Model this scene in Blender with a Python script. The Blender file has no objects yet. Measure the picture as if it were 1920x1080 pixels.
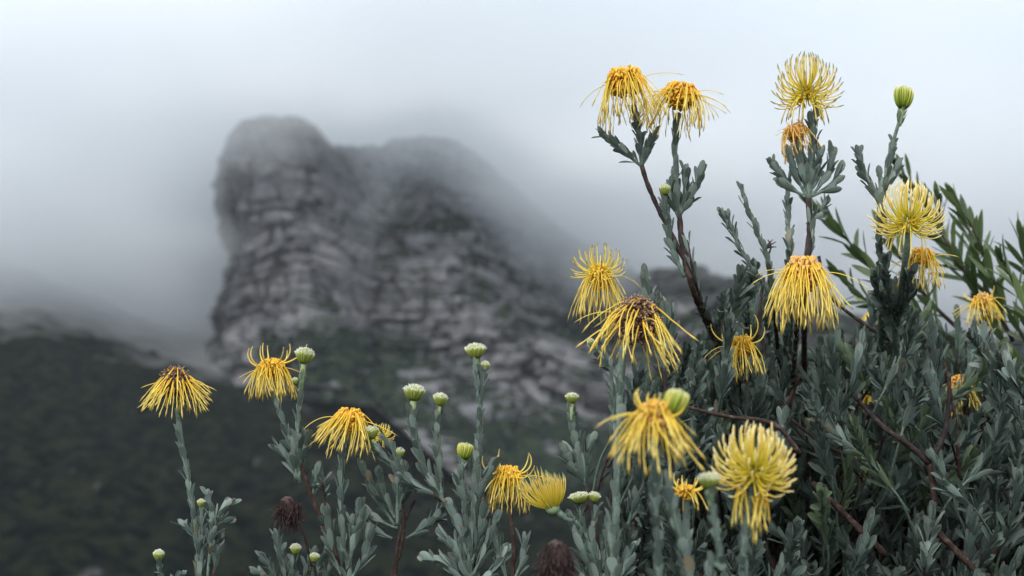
import bpy, math, random
import numpy as np
from mathutils import Vector

R = math.radians
S = bpy.context.scene
COL = S.collection

# ------------------------------------------------------------------ camera
F_PX = 50.0 / 36.0 * 1920.0
PITCH = R(8.0)
CAM_Z = 1.55
cam_d = bpy.data.cameras.new("camera")
cam_d.lens = 50.0
cam_d.sensor_width = 36.0
cam_d.clip_start = 0.05
cam_d.clip_end = 9000.0
cam_d.dof.use_dof = True
cam_d.dof.focus_distance = 1.92
cam_d.dof.aperture_fstop = 4.6
cam = bpy.data.objects.new("camera", cam_d)
cam.location = (0, 0, CAM_Z)
cam.rotation_euler = (R(90) + PITCH, 0, 0)
COL.objects.link(cam)
S.camera = cam

# ------------------------------------------------------------------ world and sun (overcast, bright mist)
SUN_EL, SUN_AZ = R(46), R(200)          # high, slightly behind the camera
w = bpy.data.worlds.new("World")
S.world = w
w.use_nodes = True
nt = w.node_tree
nt.nodes.clear()
out = nt.nodes.new("ShaderNodeOutputWorld")
bg = nt.nodes.new("ShaderNodeBackground")
sky = nt.nodes.new("ShaderNodeTexSky")
sky.sky_type = 'NISHITA'
sky.sun_disc = False
sky.sun_elevation = SUN_EL
sky.sun_rotation = SUN_AZ
sky.dust_density = 3.0
sky.air_density = 1.0
hsv = nt.nodes.new("ShaderNodeHueSaturation")
hsv.inputs["Saturation"].default_value = 0.10
mixw = nt.nodes.new("ShaderNodeMix")
mixw.data_type = 'RGBA'
mixw.inputs[0].default_value = 0.72
mixw.inputs[7].default_value = (9.4, 10.05, 10.75, 1)      # the even white of the overcast
nt.links.new(sky.outputs[0], hsv.inputs["Color"])
nt.links.new(hsv.outputs[0], mixw.inputs[6])
nt.links.new(mixw.outputs[2], bg.inputs["Color"])
bg.inputs["Strength"].default_value = 0.092
nt.links.new(bg.outputs[0], out.inputs[0])

sun_d = bpy.data.lights.new("sun", 'SUN')
sun_d.energy = 1.4
sun_d.angle = R(30)
sun_d.color = (1.0, 0.97, 0.93)
sun = bpy.data.objects.new("sun", sun_d)
sun.rotation_euler = (R(90) - SUN_EL, 0, R(180) - SUN_AZ)
COL.objects.link(sun)

S.view_settings.view_transform = 'Standard'
S.view_settings.look = 'None'
S.view_settings.exposure = 0.77
S.view_settings.gamma = 1.0
S.cycles.max_bounces = 14
S.cycles.diffuse_bounces = 3
S.cycles.glossy_bounces = 2
S.cycles.transmission_bounces = 3
S.cycles.volume_bounces = 12
S.cycles.use_denoising = True
S.cycles.sample_clamp_indirect = 0.0

# ------------------------------------------------------------------ geometry helpers
def P(px, py, d=1.92):
    """point in the world seen at photo pixel (px, py), d metres along the view axis"""
    x = (px - 960.0) / F_PX * d
    v = (540.0 - py) / F_PX * d
    return np.array([x, d * math.cos(PITCH) - v * math.sin(PITCH), CAM_Z + d * math.sin(PITCH) + v * math.cos(PITCH)])

def U(d=1.92):
    return d / F_PX                      # metres per photo pixel

def nrm(v):
    v = np.asarray(v, float)
    return v / (np.linalg.norm(v) + 1e-12)

def perp(t):
    a = np.array([0, 0, 1.0]) if abs(t[2]) < 0.9 else np.array([0, 1.0, 0])
    return nrm(np.cross(t, a))

class MB:
    """collects geometry with a per-vertex colour attribute 'data' = (random, along, across)"""
    def __init__(s):
        s.v = []; s.f = []; s.m = []; s.c = []; s.n = 0
    def add(s, verts, faces, mat, col):
        verts = np.asarray(verts, float)
        s.v.append(verts); k = s.n
        for f in faces:
            s.f.append(tuple(i + k for i in f))
        s.m.extend([mat] * len(faces))
        s.c.append(np.asarray(col, float))
        s.n += len(verts)
    def tube(s, pts, rad, mat=0, sides=6, rnd=0.5, cap=True, a0=0.0, a1=1.0):
        pts = np.asarray(pts, float); n = len(pts)
        rad = np.asarray(rad, float) * np.ones(n)
        T = np.gradient(pts, axis=0)
        T /= (np.linalg.norm(T, axis=1)[:, None] + 1e-12)
        u = perp(T[0])
        ang = np.arange(sides) * (2 * math.pi / sides)
        ca, sa = np.cos(ang)[:, None], np.sin(ang)[:, None]
        rings = []
        for i in range(n):
            u = nrm(u - T[i] * np.dot(u, T[i]))
            w_ = np.cross(T[i], u)
            rings.append(pts[i] + rad[i] * (ca * u + sa * w_))
        V = np.concatenate(rings)
        F = []
        for i in range(n - 1):
            for j in range(sides):
                j2 = (j + 1) % sides
                F.append((i * sides + j, i * sides + j2, (i + 1) * sides + j2, (i + 1) * sides + j))
        if cap:
            F.append(tuple(range(sides - 1, -1, -1)))
            F.append(tuple((n - 1) * sides + j for j in range(sides)))
        al = np.repeat(np.linspace(a0, a1, n), sides)
        C = np.stack([np.full(len(V), rnd), al, np.tile(np.cos(ang) * .5 + .5, n), np.ones(len(V))], 1)
        s.add(V, F, mat, C)
    def build(s, name, mats, parent=None, smooth=True):
        me = bpy.data.meshes.new(name)
        V = np.concatenate(s.v)
        me.from_pydata(V.tolist(), [], s.f)
        for m in mats:
            me.materials.append(m)
        me.polygons.foreach_set("material_index", s.m)
        if smooth:
            me.polygons.foreach_set("use_smooth", [True] * len(s.f))
        at = me.color_attributes.new("data", 'FLOAT_COLOR', 'POINT')
        at.data.foreach_set("color", np.concatenate(s.c).ravel())
        me.update()
        o = bpy.data.objects.new(name, me)
        COL.objects.link(o)
        if parent is not None:
            o.parent = parent
            if parent.type == 'EMPTY':
                o.matrix_parent_inverse = parent.matrix_basis.inverted()
        return o

def tag(o, label=None, cat=None, group=None, kind=None):
    if label: o["label"] = label
    if cat: o["category"] = cat
    if group: o["group"] = group
    if kind: o["kind"] = kind
    return o

def spline(pts, step=0.006):
    """Catmull-Rom through the points, resampled evenly"""
    pts = [np.asarray(p, float) for p in pts]
    if len(pts) == 2:
        pts = [pts[0], pts[0] * .5 + pts[1] * .5, pts[1]]
    q = [2 * pts[0] - pts[1]] + pts + [2 * pts[-1] - pts[-2]]
    res = []
    for i in range(1, len(q) - 2):
        a, b, c, d = q[i - 1], q[i], q[i + 1], q[i + 2]
        for t in np.linspace(0, 1, 12, endpoint=False):
            res.append(.5 * ((2 * b) + (-a + c) * t + (2 * a - 5 * b + 4 * c - d) * t * t + (-a + 3 * b - 3 * c + d) * t ** 3))
    res.append(pts[-1])
    res = np.array(res)
    seg = np.linalg.norm(np.diff(res, axis=0), axis=1)
    L = np.concatenate([[0], np.cumsum(seg)])
    n = max(3, int(L[-1] / step) + 1)
    s_ = np.linspace(0, L[-1], n)
    return np.stack([np.interp(s_, L, res[:, k]) for k in range(3)], 1), L[-1]

# ------------------------------------------------------------------ materials
def mat(name):
    m = bpy.data.materials.new(name)
    m.use_nodes = True
    n = m.node_tree
    b = n.nodes["Principled BSDF"]
    return m, n, b

def ramp(n, fac, stops, interp='LINEAR'):
    r = n.nodes.new("ShaderNodeValToRGB")
    r.color_ramp.interpolation = interp
    while len(r.color_ramp.elements) < len(stops):
        r.color_ramp.elements.new(0.5)
    for e, (p, c) in zip(r.color_ramp.elements, stops):
        e.position = p
        e.color = (*c, 1)
    n.links.new(fac, r.inputs[0])
    return r.outputs[0]

def attr(n):
    a = n.nodes.new("ShaderNodeAttribute")
    a.attribute_name = "data"
    s = n.nodes.new("ShaderNodeSeparateColor")
    n.links.new(a.outputs["Color"], s.inputs[0])
    return s.outputs

def mixc(n, fac, a, b, mode='MIX'):
    m = n.nodes.new("ShaderNodeMix")
    m.data_type = 'RGBA'
    m.blend_type = mode
    if isinstance(fac, float): m.inputs[0].default_value = fac
    else: n.links.new(fac, m.inputs[0])
    for i, x in ((6, a), (7, b)):
        if isinstance(x, tuple): m.inputs[i].default_value = (*x, 1)
        else: n.links.new(x, m.inputs[i])
    return m.outputs[2]

def noise(n, scale, detail=3.0, rough=0.6, vec=None):
    t = n.nodes.new("ShaderNodeTexNoise")
    t.inputs["Scale"].default_value = scale
    t.inputs["Detail"].default_value = detail
    t.inputs["Roughness"].default_value = rough
    if vec is None:
        g = n.nodes.new("ShaderNodeNewGeometry")
        vec = g.outputs["Position"]
    n.links.new(vec, t.inputs["Vector"])
    return t.outputs[0]

def bump(n, b, h, strength, dist):
    k = n.nodes.new("ShaderNodeBump")
    k.inputs["Strength"].default_value = strength
    k.inputs["Distance"].default_value = dist
    n.links.new(h, k.inputs["Height"])
    n.links.new(k.outputs[0], b.inputs["Normal"])

def translucent(n, b, col, amount):
    t = n.nodes.new("ShaderNodeBsdfTranslucent")
    if isinstance(col, tuple): t.inputs[0].default_value = (*col, 1)
    else: n.links.new(col, t.inputs[0])
    ms = n.nodes.new("ShaderNodeMixShader")
    ms.inputs[0].default_value = amount
    n.links.new(b.outputs[0], ms.inputs[1])
    n.links.new(t.outputs[0], ms.inputs[2])
    n.links.new(ms.outputs[0], n.nodes["Material Output"].inputs[0])

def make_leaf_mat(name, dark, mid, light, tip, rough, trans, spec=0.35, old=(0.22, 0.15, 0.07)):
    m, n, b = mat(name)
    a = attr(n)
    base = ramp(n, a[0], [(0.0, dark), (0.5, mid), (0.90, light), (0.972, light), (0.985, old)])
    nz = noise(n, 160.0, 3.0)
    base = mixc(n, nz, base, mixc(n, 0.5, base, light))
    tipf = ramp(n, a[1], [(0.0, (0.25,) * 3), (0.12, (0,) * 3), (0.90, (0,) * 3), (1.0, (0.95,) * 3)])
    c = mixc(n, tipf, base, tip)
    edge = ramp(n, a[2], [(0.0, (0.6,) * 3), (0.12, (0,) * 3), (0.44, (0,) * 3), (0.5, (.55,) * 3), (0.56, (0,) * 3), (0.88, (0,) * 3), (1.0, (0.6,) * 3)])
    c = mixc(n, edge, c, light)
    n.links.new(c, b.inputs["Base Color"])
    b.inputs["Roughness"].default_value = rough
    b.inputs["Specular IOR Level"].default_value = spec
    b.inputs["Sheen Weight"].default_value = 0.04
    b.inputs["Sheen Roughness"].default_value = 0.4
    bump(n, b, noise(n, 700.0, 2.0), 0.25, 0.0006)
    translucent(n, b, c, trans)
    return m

M_LEAF = make_leaf_mat("blue_grey_leaf", (0.032, 0.056, 0.048), (0.082, 0.124, 0.106), (0.235, 0.30, 0.265), (0.24, 0.11, 0.07), 0.46, 0.08, 0.4)
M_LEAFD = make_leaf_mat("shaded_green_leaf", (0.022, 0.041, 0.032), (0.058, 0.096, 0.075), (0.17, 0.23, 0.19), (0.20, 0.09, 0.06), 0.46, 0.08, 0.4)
M_LANCE = make_leaf_mat("olive_lance_leaf", (0.020, 0.045, 0.018), (0.045, 0.085, 0.026), (0.13, 0.19, 0.07), (0.12, 0.10, 0.03), 0.36, 0.22, 0.5, (0.15, 0.20, 0.07))
M_YOUNG = make_leaf_mat("young_green_leaf", (0.07, 0.115, 0.065), (0.12, 0.18, 0.10), (0.22, 0.29, 0.19), (0.35, 0.30, 0.10), 0.55, 0.16, 0.3)

def make_bark(name, c1, c2, c3, scale=90.0):
    m, n, b = mat(name)
    z = noise(n, scale, 5.0, 0.7)
    c = ramp(n, z, [(0.3, c1), (0.52, c2), (0.72, c3)])
    n.links.new(c, b.inputs["Base Color"])
    b.inputs["Roughness"].default_value = 0.85
    b.inputs["Specular IOR Level"].default_value = 0.2
    bump(n, b, noise(n, scale * 2.5, 5.0, 0.7), 0.8, 0.0022)
    return m
M_BARK = make_bark("dark_bark", (0.022, 0.016, 0.016), (0.050, 0.036, 0.036), (0.12, 0.085, 0.078))
M_BARKR = make_bark("reddish_bark", (0.026, 0.016, 0.014), (0.055, 0.034, 0.028), (0.15, 0.115, 0.10))
M_GSTEM = make_bark("downy_green_stem", (0.085, 0.13, 0.10), (0.15, 0.21, 0.17), (0.26, 0.33, 0.27), 200.0)

def make_fil(name, stops, trans, rough=0.5, var=None):
    m, n, b = mat(name)
    a = attr(n)
    c = ramp(n, a[1], stops)
    if var:
        c = mixc(n, a[0], c, mixc(n, 1.0, c, var, 'MULTIPLY'))
    n.links.new(c, b.inputs["Base Color"])
    b.inputs["Roughness"].default_value = rough
    b.inputs["Specular IOR Level"].default_value = 0.3
    if trans: translucent(n, b, c, trans)
    return m
M_STYLE = make_fil("yellow_style", [(0.0, (0.82, 0.48, 0.04)), (0.14, (0.88, 0.64, 0.07)), (0.45, (0.91, 0.75, 0.13)), (0.82, (0.91, 0.78, 0.26)), (0.93, (0.66, 0.54, 0.14)), (1.0, (0.42, 0.40, 0.16))], 0.25, 0.4, (1.0, 0.88, 0.62))
M_STYLEF = make_fil("faded_style", [(0.0, (0.60, 0.34, 0.06)), (0.3, (0.84, 0.60, 0.12)), (0.8, (0.88, 0.72, 0.30)), (1.0, (0.62, 0.46, 0.22))], 0.2, 0.5, (0.9, 0.75, 0.6))
M_STYLEG = make_fil("lime_style", [(0.0, (0.36, 0.44, 0.03)), (0.16, (0.80, 0.72, 0.08)), (0.55, (0.92, 0.78, 0.12)), (0.86, (0.88, 0.72, 0.24)), (0.93, (0.26, 0.28, 0.12)), (1.0, (0.16, 0.20, 0.12))], 0.22, 0.45, (1.0, 0.90, 0.7))
M_STYLEP = make_fil("pale_tip_style", [(0.0, (0.34, 0.44, 0.03)), (0.22, (0.78, 0.72, 0.08)), (0.6, (0.90, 0.78, 0.16)), (0.9, (0.90, 0.78, 0.36)), (1.0, (0.82, 0.80, 0.58))], 0.22, 0.45, (1.0, 0.88, 0.6))
M_ORANGE = make_fil("golden_perianth", [(0.0, (0.76, 0.43, 0.04)), (0.6, (0.90, 0.64, 0.08)), (1.0, (0.88, 0.60, 0.09))], 0.15, 0.6, (0.9, 0.62, 0.4))
M_PEACH = make_fil("pale_orange_perianth", [(0.0, (0.70, 0.36, 0.08)), (0.6, (0.85, 0.56, 0.18)), (1.0, (0.86, 0.66, 0.36))], 0.15, 0.6, (0.9, 0.7, 0.5))
M_BROWN = make_fil("withered_perianth", [(0.0, (0.085, 0.045, 0.026)), (0.6, (0.20, 0.115, 0.07)), (1.0, (0.42, 0.31, 0.24))], 0.0, 0.9, (0.55, 0.45, 0.4))
M_DEAD = make_fil("dead_head_brown", [(0.0, (0.022, 0.013, 0.012)), (0.7, (0.050, 0.032, 0.029)), (1.0, (0.13, 0.095, 0.088))], 0.0, 0.9, (0.6, 0.5, 0.5))
M_BUD = make_fil("green_cream_bud", [(0.0, (0.15, 0.20, 0.05)), (0.4, (0.28, 0.34, 0.06)), (0.76, (0.42, 0.47, 0.12)), (0.92, (0.58, 0.62, 0.32)), (0.97, (0.88, 0.88, 0.80)), (1.0, (0.92, 0.92, 0.88))], 0.15, 0.7, (0.85, 0.9, 0.7))
M_BUDY = make_fil("striped_yellow_bud", [(0.0, (0.16, 0.24, 0.04)), (0.35, (0.40, 0.46, 0.06)), (0.8, (0.66, 0.62, 0.16)), (0.93, (0.72, 0.68, 0.34)), (1.0, (0.78, 0.66, 0.44))], 0.15, 0.6, (0.50, 0.68, 0.34))
M_STALK = make_fil("pale_downy_stalk", [(0.0, (0.20, 0.29, 0.16)), (0.6, (0.36, 0.45, 0.24)), (1.0, (0.42, 0.50, 0.26))], 0.0, 0.8, (0.8, 0.85, 0.8))

# ------------------------------------------------------------------ leaves and shoots
LT = np.array([0.0, 0.16, 0.36, 0.58, 0.78, 0.92, 1.0])
LW_SPOON = np.array([0.18, 0.46, 0.78, 1.0, 0.94, 0.62, 0.10])
LW_LANCE = np.array([0.10, 0.55, 0.92, 1.0, 0.72, 0.34, 0.03])
NLT = len(LT)
LF = [(i * 3 + k, i * 3 + k + 1, (i + 1) * 3 + k + 1, (i + 1) * 3 + k) for i in range(NLT - 1) for k in (0, 1)]

def leaf(mb, base, direction, normal, L, W, bend, mat_i, rg, prof=LW_SPOON, fold=0.22, twist=0.0, shade=None):
    d = nrm(direction); n = nrm(normal - d * np.dot(normal, d)); s = np.cross(d, n)
    a = bend * LT
    # centre line bends towards (bend>0) or away from the normal
    along = L * np.where(abs(bend) < 1e-3, LT, np.sin(a) / (bend if abs(bend) > 1e-3 else 1))
    lift = L * np.where(abs(bend) < 1e-3, 0 * LT, (1 - np.cos(a)) / (bend if abs(bend) > 1e-3 else 1))
    c = base + along[:, None] * d + lift[:, None] * n
    nn = np.cos(a)[:, None] * n - np.sin(a)[:, None] * d
    tw = twist * LT
    ss = np.cos(tw)[:, None] * s + np.sin(tw)[:, None] * nn
    n2 = np.cos(tw)[:, None] * nn - np.sin(tw)[:, None] * s
    hw = (W * .5 * prof)[:, None]
    l = c - hw * ss + hw * fold * 2 * n2
    r = c + hw * ss + hw * fold * 2 * n2
    V = np.stack([l, c, r], 1).reshape(-1, 3)
    rnd = rg.random() if shade is None else min(1, max(0, shade + rg.uniform(-.25, .25)))
    C = np.ones((NLT * 3, 4))
    C[:, 0] = rnd
    C[:, 1] = np.repeat(LT, 3)
    C[:, 2] = np.tile([0.0, 0.5, 1.0], NLT)
    mb.add(V, LF, mat_i, C)

def leafy(mb, pts, rg, t0=0.0, t1=1.0, gap=0.0052, L=(0.026, 0.024), W=0.0085, ang=(18, 14), mat_i=0, tuft=6,
          bend=(-0.15, 0.35), prof=LW_SPOON, shade=None, fold=0.22, spread=8, off=0.002):
    """leaves in a spiral up a path"""
    n = len(pts)
    seg = np.linalg.norm(np.diff(pts, axis=0), axis=1)
    Ls = np.concatenate([[0], np.cumsum(seg)])
    T = np.gradient(pts, axis=0)
    phi = rg.uniform(0, 6.28)
    s = Ls[-1] * t0
    end = Ls[-1] * t1
    while s <= end:
        f = s / Ls[-1]
        k = (s - Ls[-1] * t0) / max(1e-6, end - Ls[-1] * t0)
        p = np.array([np.interp(s, Ls, pts[:, c]) for c in range(3)])
        t = nrm([np.interp(s, Ls, T[:, c]) for c in range(3)])
        u = perp(t); v = np.cross(t, u)
        phi += 2.39996 + rg.uniform(-.25, .25)
        rr = math.cos(phi) * u + math.sin(phi) * v
        al = R(ang[0] + (ang[1] - ang[0]) * k + rg.gauss(0, spread))
        d = math.cos(al) * t + math.sin(al) * rr
        nn = math.sin(al) * t - math.cos(al) * rr
        ll = (L[0] + (L[1] - L[0]) * k) * rg.uniform(.72, 1.18)
        leaf(mb, p + rr * off, d, nn, ll, W * rg.uniform(.75, 1.15), rg.uniform(*bend), mat_i, rg, prof, fold,
             rg.uniform(-.5, .5), shade)
        s += gap * rg.uniform(.7, 1.3)
    if tuft and t1 > .98:
        p = pts[-1]; t = nrm(pts[-1] - pts[-2]); u = perp(t); v = np.cross(t, u)
        for q in range(tuft):
            phi += 2.39996
            rr = math.cos(phi) * u + math.sin(phi) * v
            al = R(rg.uniform(4, 24))
            d = math.cos(al) * t + math.sin(al) * rr
            nn = math.sin(al) * t - math.cos(al) * rr
            leaf(mb, p, d, nn, L[1] * rg.uniform(.45, .8), W * .8, rg.uniform(.1, .6), mat_i, rg, prof, fold, 0, shade)

# ------------------------------------------------------------------ flower heads
def arc_path(base, axis, side, th0, th1, length, n=9, power=1.0, sway=None):
    """walk from base; direction angle from axis goes th0 -> th1 (deg) in the plane of axis and side"""
    pts = [base]; p = base.copy()
    for i in range(n - 1):
        k = ((i + .5) / (n - 1)) ** power
        a = R(th0 + (th1 - th0) * k)
        d = math.cos(a) * axis + math.sin(a) * side
        if sway is not None: d = nrm(d + sway * k)
        p = p + d * length / (n - 1)
        pts.append(p)
    return np.array(pts)

def style_tube(mb, pts, r, mat_i, rg, club=1.6):
    n = len(pts)
    rad = np.full(n, r) * np.linspace(1.1, .72, n)
    rad[-2] = r * club * .8; rad[-1] = r * .35
    mb.tube(pts, rad, mat_i, 5, rg.random(), True)

def curl(mb, p, out_, up, size, r, mat_i, rg):
    n = 7
    s = nrm(np.cross(out_, up) + np.array([rg.gauss(0, .3) for _ in range(3)]))
    a = np.linspace(0, rg.uniform(3.4, 5.6), n)
    rad = size * np.linspace(1, .55, n)
    c = p + out_ * size * .9
    pts = c + (-np.cos(a) * rad)[:, None] * out_ + (np.sin(a) * rad)[:, None] * up + (np.linspace(0, 1, n) * size * .6)[:, None] * s
    mb.tube(pts, np.linspace(r, r * 1.15, n), mat_i, 5, rg.random(), True)

def ell(mb, c, axis, rx, h, mat_i, rnd=.5, n=10, m=7):
    u = perp(axis); v = np.cross(axis, u)
    V = []; C = []
    for i in range(m):
        th = math.pi * i / (m - 1)
        r = rx * math.sin(th) + 1e-5
        for j in range(n):
            a = 2 * math.pi * j / n
            V.append(c + axis * (-math.cos(th)) * h + r * (math.cos(a) * u + math.sin(a) * v))
            C.append((rnd, i / (m - 1), .5, 1))
    F = [(i * n + j, i * n + (j + 1) % n, (i + 1) * n + (j + 1) % n, (i + 1) * n + j) for i in range(m - 1) for j in range(n)]
    mb.add(V, F, mat_i, C)

def axis_from(tilt_x=0.0, tilt_y=0.0):
    """upwards axis tilted to the right (x) and towards the camera (y) in degrees"""
    return nrm([math.sin(R(tilt_x)), -math.sin(R(tilt_y)), math.cos(R(tilt_x)) * math.cos(R(tilt_y))])

def ring_dirs(axis, n, rg, jit=.5):
    u = perp(axis); v = np.cross(axis, u)
    for i in range(n):
        a = 2 * math.pi * (i + rg.uniform(-jit, jit)) / n
        yield math.cos(a) * u + math.sin(a) * v

def head_open(c, axis, r, rg, parent, label=None, smat=None, droop=18, n=112, sr=0.00092):
    """full bloom: styles bowed out from the centre with tips bent back towards the axis"""
    smat = smat or M_STYLE
    b = MB()
    ell(b, c - axis * r * .06, axis, r * .15, r * .20, 0)
    for s in ring_dirs(axis, 46, rg):
        q = rg.uniform(-1, .35)
        p = c + s * r * .16 + axis * r * .2 * q - axis * r * .06
        curl(b, p, nrm(s + axis * rg.uniform(-.6, .4)), axis, r * .055, r * .022, 1, rg)
    o = b.build("flower_head", [M_STALK, M_ORANGE], parent)
    if label: o["label"] = label
    b = MB()
    for i in range(n):
        k = (i + .5) / n
        th = 12 + 118 * k ** .85
        for s in ring_dirs(axis, 1, rg, 50): pass
        a = i * 2.39996 + rg.uniform(-.2, .2)
        u = perp(axis); v = np.cross(axis, u)
        s = math.cos(a) * u + math.sin(a) * v
        base = c + s * r * .07 * math.sin(R(th)) + axis * r * .10 * math.cos(R(th))
        cv = rg.uniform(60, 105) * (0.5 + 0.5 * min(1, th / 70))
        pts = arc_path(base, axis, s, th + cv * .30, th - cv * .85, r * rg.uniform(1.02, 1.24), 10, 1.2)
        style_tube(b, pts, sr * rg.uniform(.85, 1.15), 0, rg)
    for i in range(droop):
        a = rg.uniform(0, 6.28); u = perp(axis); v = np.cross(axis, u)
        s = math.cos(a) * u + math.sin(a) * v
        pts = arc_path(c + s * r * .15, axis, s, rg.uniform(110, 140), rg.uniform(165, 186), r * rg.uniform(.9, 1.25), 9, .7)
        style_tube(b, pts, sr, 0, rg)
    q = b.build("styles", [smat], o)
    return o

def head_hang(c, axis, r, rg, parent, label=None, core=None, n=118, horns=0, sweep=None, sr=0.00085, knobs=70, cap_r=.42, stray=6,
              spread=(95, 160), end=(150, 182), wool=0, horn_len=(.6, .95), smat=None, crinkle=0.005, psi_r=(10, 112), start=(112, 146), rzf=.32):
    """past its best: woolly cap on top, styles hanging in a skirt; r = length of the skirt"""
    core = core or M_ORANGE
    smat = smat or M_STYLE
    down = np.array([0, 0, -1.0])
    u = perp(axis); v = np.cross(axis, u)
    b = MB()
    r *= .95; end = (end[0] + 3, end[1] + 3)
    rx, rz = r * cap_r * .88, r * rzf; sr *= .86
    ell(b, c, axis, rx * .70, rz * .80, 1, .6)
    for i in range(int(knobs * 1.5)):
        a = rg.uniform(0, 6.28); e = rg.uniform(-1, .8)
        s = math.cos(a) * u + math.sin(a) * v
        ce = math.sqrt(max(0, 1 - e * e))
        p = c + s * rx * ce * .80 + axis * rz * e * .9
        curl(b, p, nrm(s * ce + axis * e + np.array([rg.gauss(0, .4) for _ in range(3)])), nrm(axis + np.array([rg.gauss(0, .5) for _ in range(3)])), r * rg.uniform(.04, .075), r * .026, 0, rg)
    for i in range(wool):
        a = rg.uniform(0, 6.28); e = rg.uniform(-1, 1); ce = math.sqrt(max(0, 1 - e * e))
        s = math.cos(a) * u + math.sin(a) * v
        p = c + s * rx * ce * .85 + axis * rz * e
        d = nrm(s * ce + axis * e)
        pts = [p]
        for k in range(6):
            d = nrm(d + np.array([rg.gauss(0, .8) for _ in range(3)]))
            pts.append(pts[-1] + d * r * .05)
        b.tube(pts, r * .016, 0, 4, rg.random())
    o = b.build("flower_head", [core, core], parent)
    if label: o["label"] = label
    b = MB()
    for i in range(n):
        a = i * 2.39996 + rg.uniform(-.4, .4)
        s = math.cos(a) * u + math.sin(a) * v
        psi = rg.uniform(*psi_r) if psi_r[0] < 45 or rg.random() > .20 else rg.uniform(4, 40)
        wf = 1.0 if psi_r[0] < 45 else 1.22
        base = c + s * rx * 1.02 * wf * math.sin(R(psi)) + axis * rz * 1.08 * wf * math.cos(R(psi))
        sw = np.array([rg.gauss(0, .17), rg.gauss(0, .17), rg.gauss(0, .08)])
        if sweep is not None:
            sw = sw + np.asarray(sweep, float) * rg.uniform(.3, 1.25)
        en = rg.uniform(*end)
        L = r * rg.uniform(.78, 1.18) * (1 + .30 * (1 - psi / 110.))
        pts = arc_path(base, axis, s, min(en, max(psi + rg.uniform(30, 60), rg.uniform(*start))), en, L, 10, .45, sw)
        if crinkle:
            for k in range(2, 10): pts[k] += np.array([rg.gauss(0, crinkle * r) for _ in range(3)])
        style_tube(b, pts, sr * rg.uniform(.7, 1.15), 0, rg, 1.9)
    for i in range(stray):
        a = rg.uniform(0, 6.28); s = math.cos(a) * u + math.sin(a) * v
        pts = arc_path(c + s * r * .3, axis, s, rg.uniform(60, 100), rg.uniform(110, 150), r * rg.uniform(.8, 1.2), 9, .8)
        style_tube(b, pts, sr * .8, 0, rg, 1.3)
    for i in range(horns):
        a = 2 * math.pi * (i + rg.uniform(-.3, .3)) / horns
        s = math.cos(a) * u + math.sin(a) * v
        pts = arc_path(c + s * r * .12 + axis * r * .12, axis, s, rg.uniform(85, 125), rg.uniform(-45, 25), r * rg.uniform(*horn_len), 12, 1.1)
        m_ = len(pts); rad = np.linspace(1.9, .8, m_) * sr * 1.05
        b.tube(pts, rad, 0, 5, rg.random())
    q = b.build("styles", [smat], o)
    return o

def bud(c, axis, wid, hei, rg, parent, label=None, big=False, n=None, stalk=None, open_=0.5):
    """c = bottom of the bud; a cup of packed florets"""
    b = MB()
    u = perp(axis); v = np.cross(axis, u)
    n = n or (130 if not big else 60)
    # inner body so that no gap shows
    ell(b, c + axis * hei * .42, axis, wid * .36, hei * .42, 0, .3)
    for i in range(n):
        k = math.sqrt((i + .5) / n)
        a = i * 2.39996
        s = math.cos(a) * u + math.sin(a) * v
        r0, r1 = wid * .13 * k, wid * .5 * k
        top = hei * (1 - (.36 if not big else .12) * k * k) * rg.uniform(.93, 1.06)
        pts = []
        for t in np.linspace(0, 1, 6):
            bulge = (t ** .75 if not big else math.sin(t * math.pi * .70) ** .7)
            if not big and k > .8: bulge += .06 * t
            pts.append(c + s * (r0 + (r1 - r0) * bulge) + axis * top * t)
        rad = np.array([.6, .9, 1.0, 1.0, .95, .4]) * wid * (.040 if not big else .056)
        b.tube(pts, rad, 0, 4, rg.random())
    # tiny white hairs round the rim
    if not big:
        for i in range(90):
            a = rg.uniform(0, 6.28); k = rg.uniform(.4, 1.0)
            s = math.cos(a) * u + math.sin(a) * v
            p = c + s * wid * .50 * k + axis * hei * (1 - .36 * k * k) * rg.uniform(.9, 1.0)
            q = p + nrm(s + axis * rg.uniform(.1, 1.3)) * wid * .10
            b.tube([p, (p + q) / 2, q], [wid * .020] * 3, 0, 3, rg.random(), False, .95, 1.0)
    o = b.build("bud", [M_BUDY if big else M_BUD], parent)
    if label: o["label"] = label
    if stalk is not None:
        b = MB()
        pts, L = spline([stalk, stalk * .5 + c * .5 , c + axis * hei * .12], .003)
        m_ = len(pts)
        b.tube(pts, wid * np.linspace(.11, .17, m_), 0, 7, .5)
        for i in range(12):
            t = rg.uniform(.1, 1); p = pts[int(t * (m_ - 1))]; a = rg.uniform(0, 6.28)
            tt = nrm(pts[-1] - pts[0]); uu = perp(tt); vv = np.cross(tt, uu); s = math.cos(a) * uu + math.sin(a) * vv
            leaf(b, p + s * wid * .16, nrm(tt + s * .4), nrm(-s + tt * .4), wid * .42, wid * .2, .3, 1, rg, LW_LANCE)
        b.build("bud_stalk", [M_STALK, M_YOUNG], o)
    return o

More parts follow.
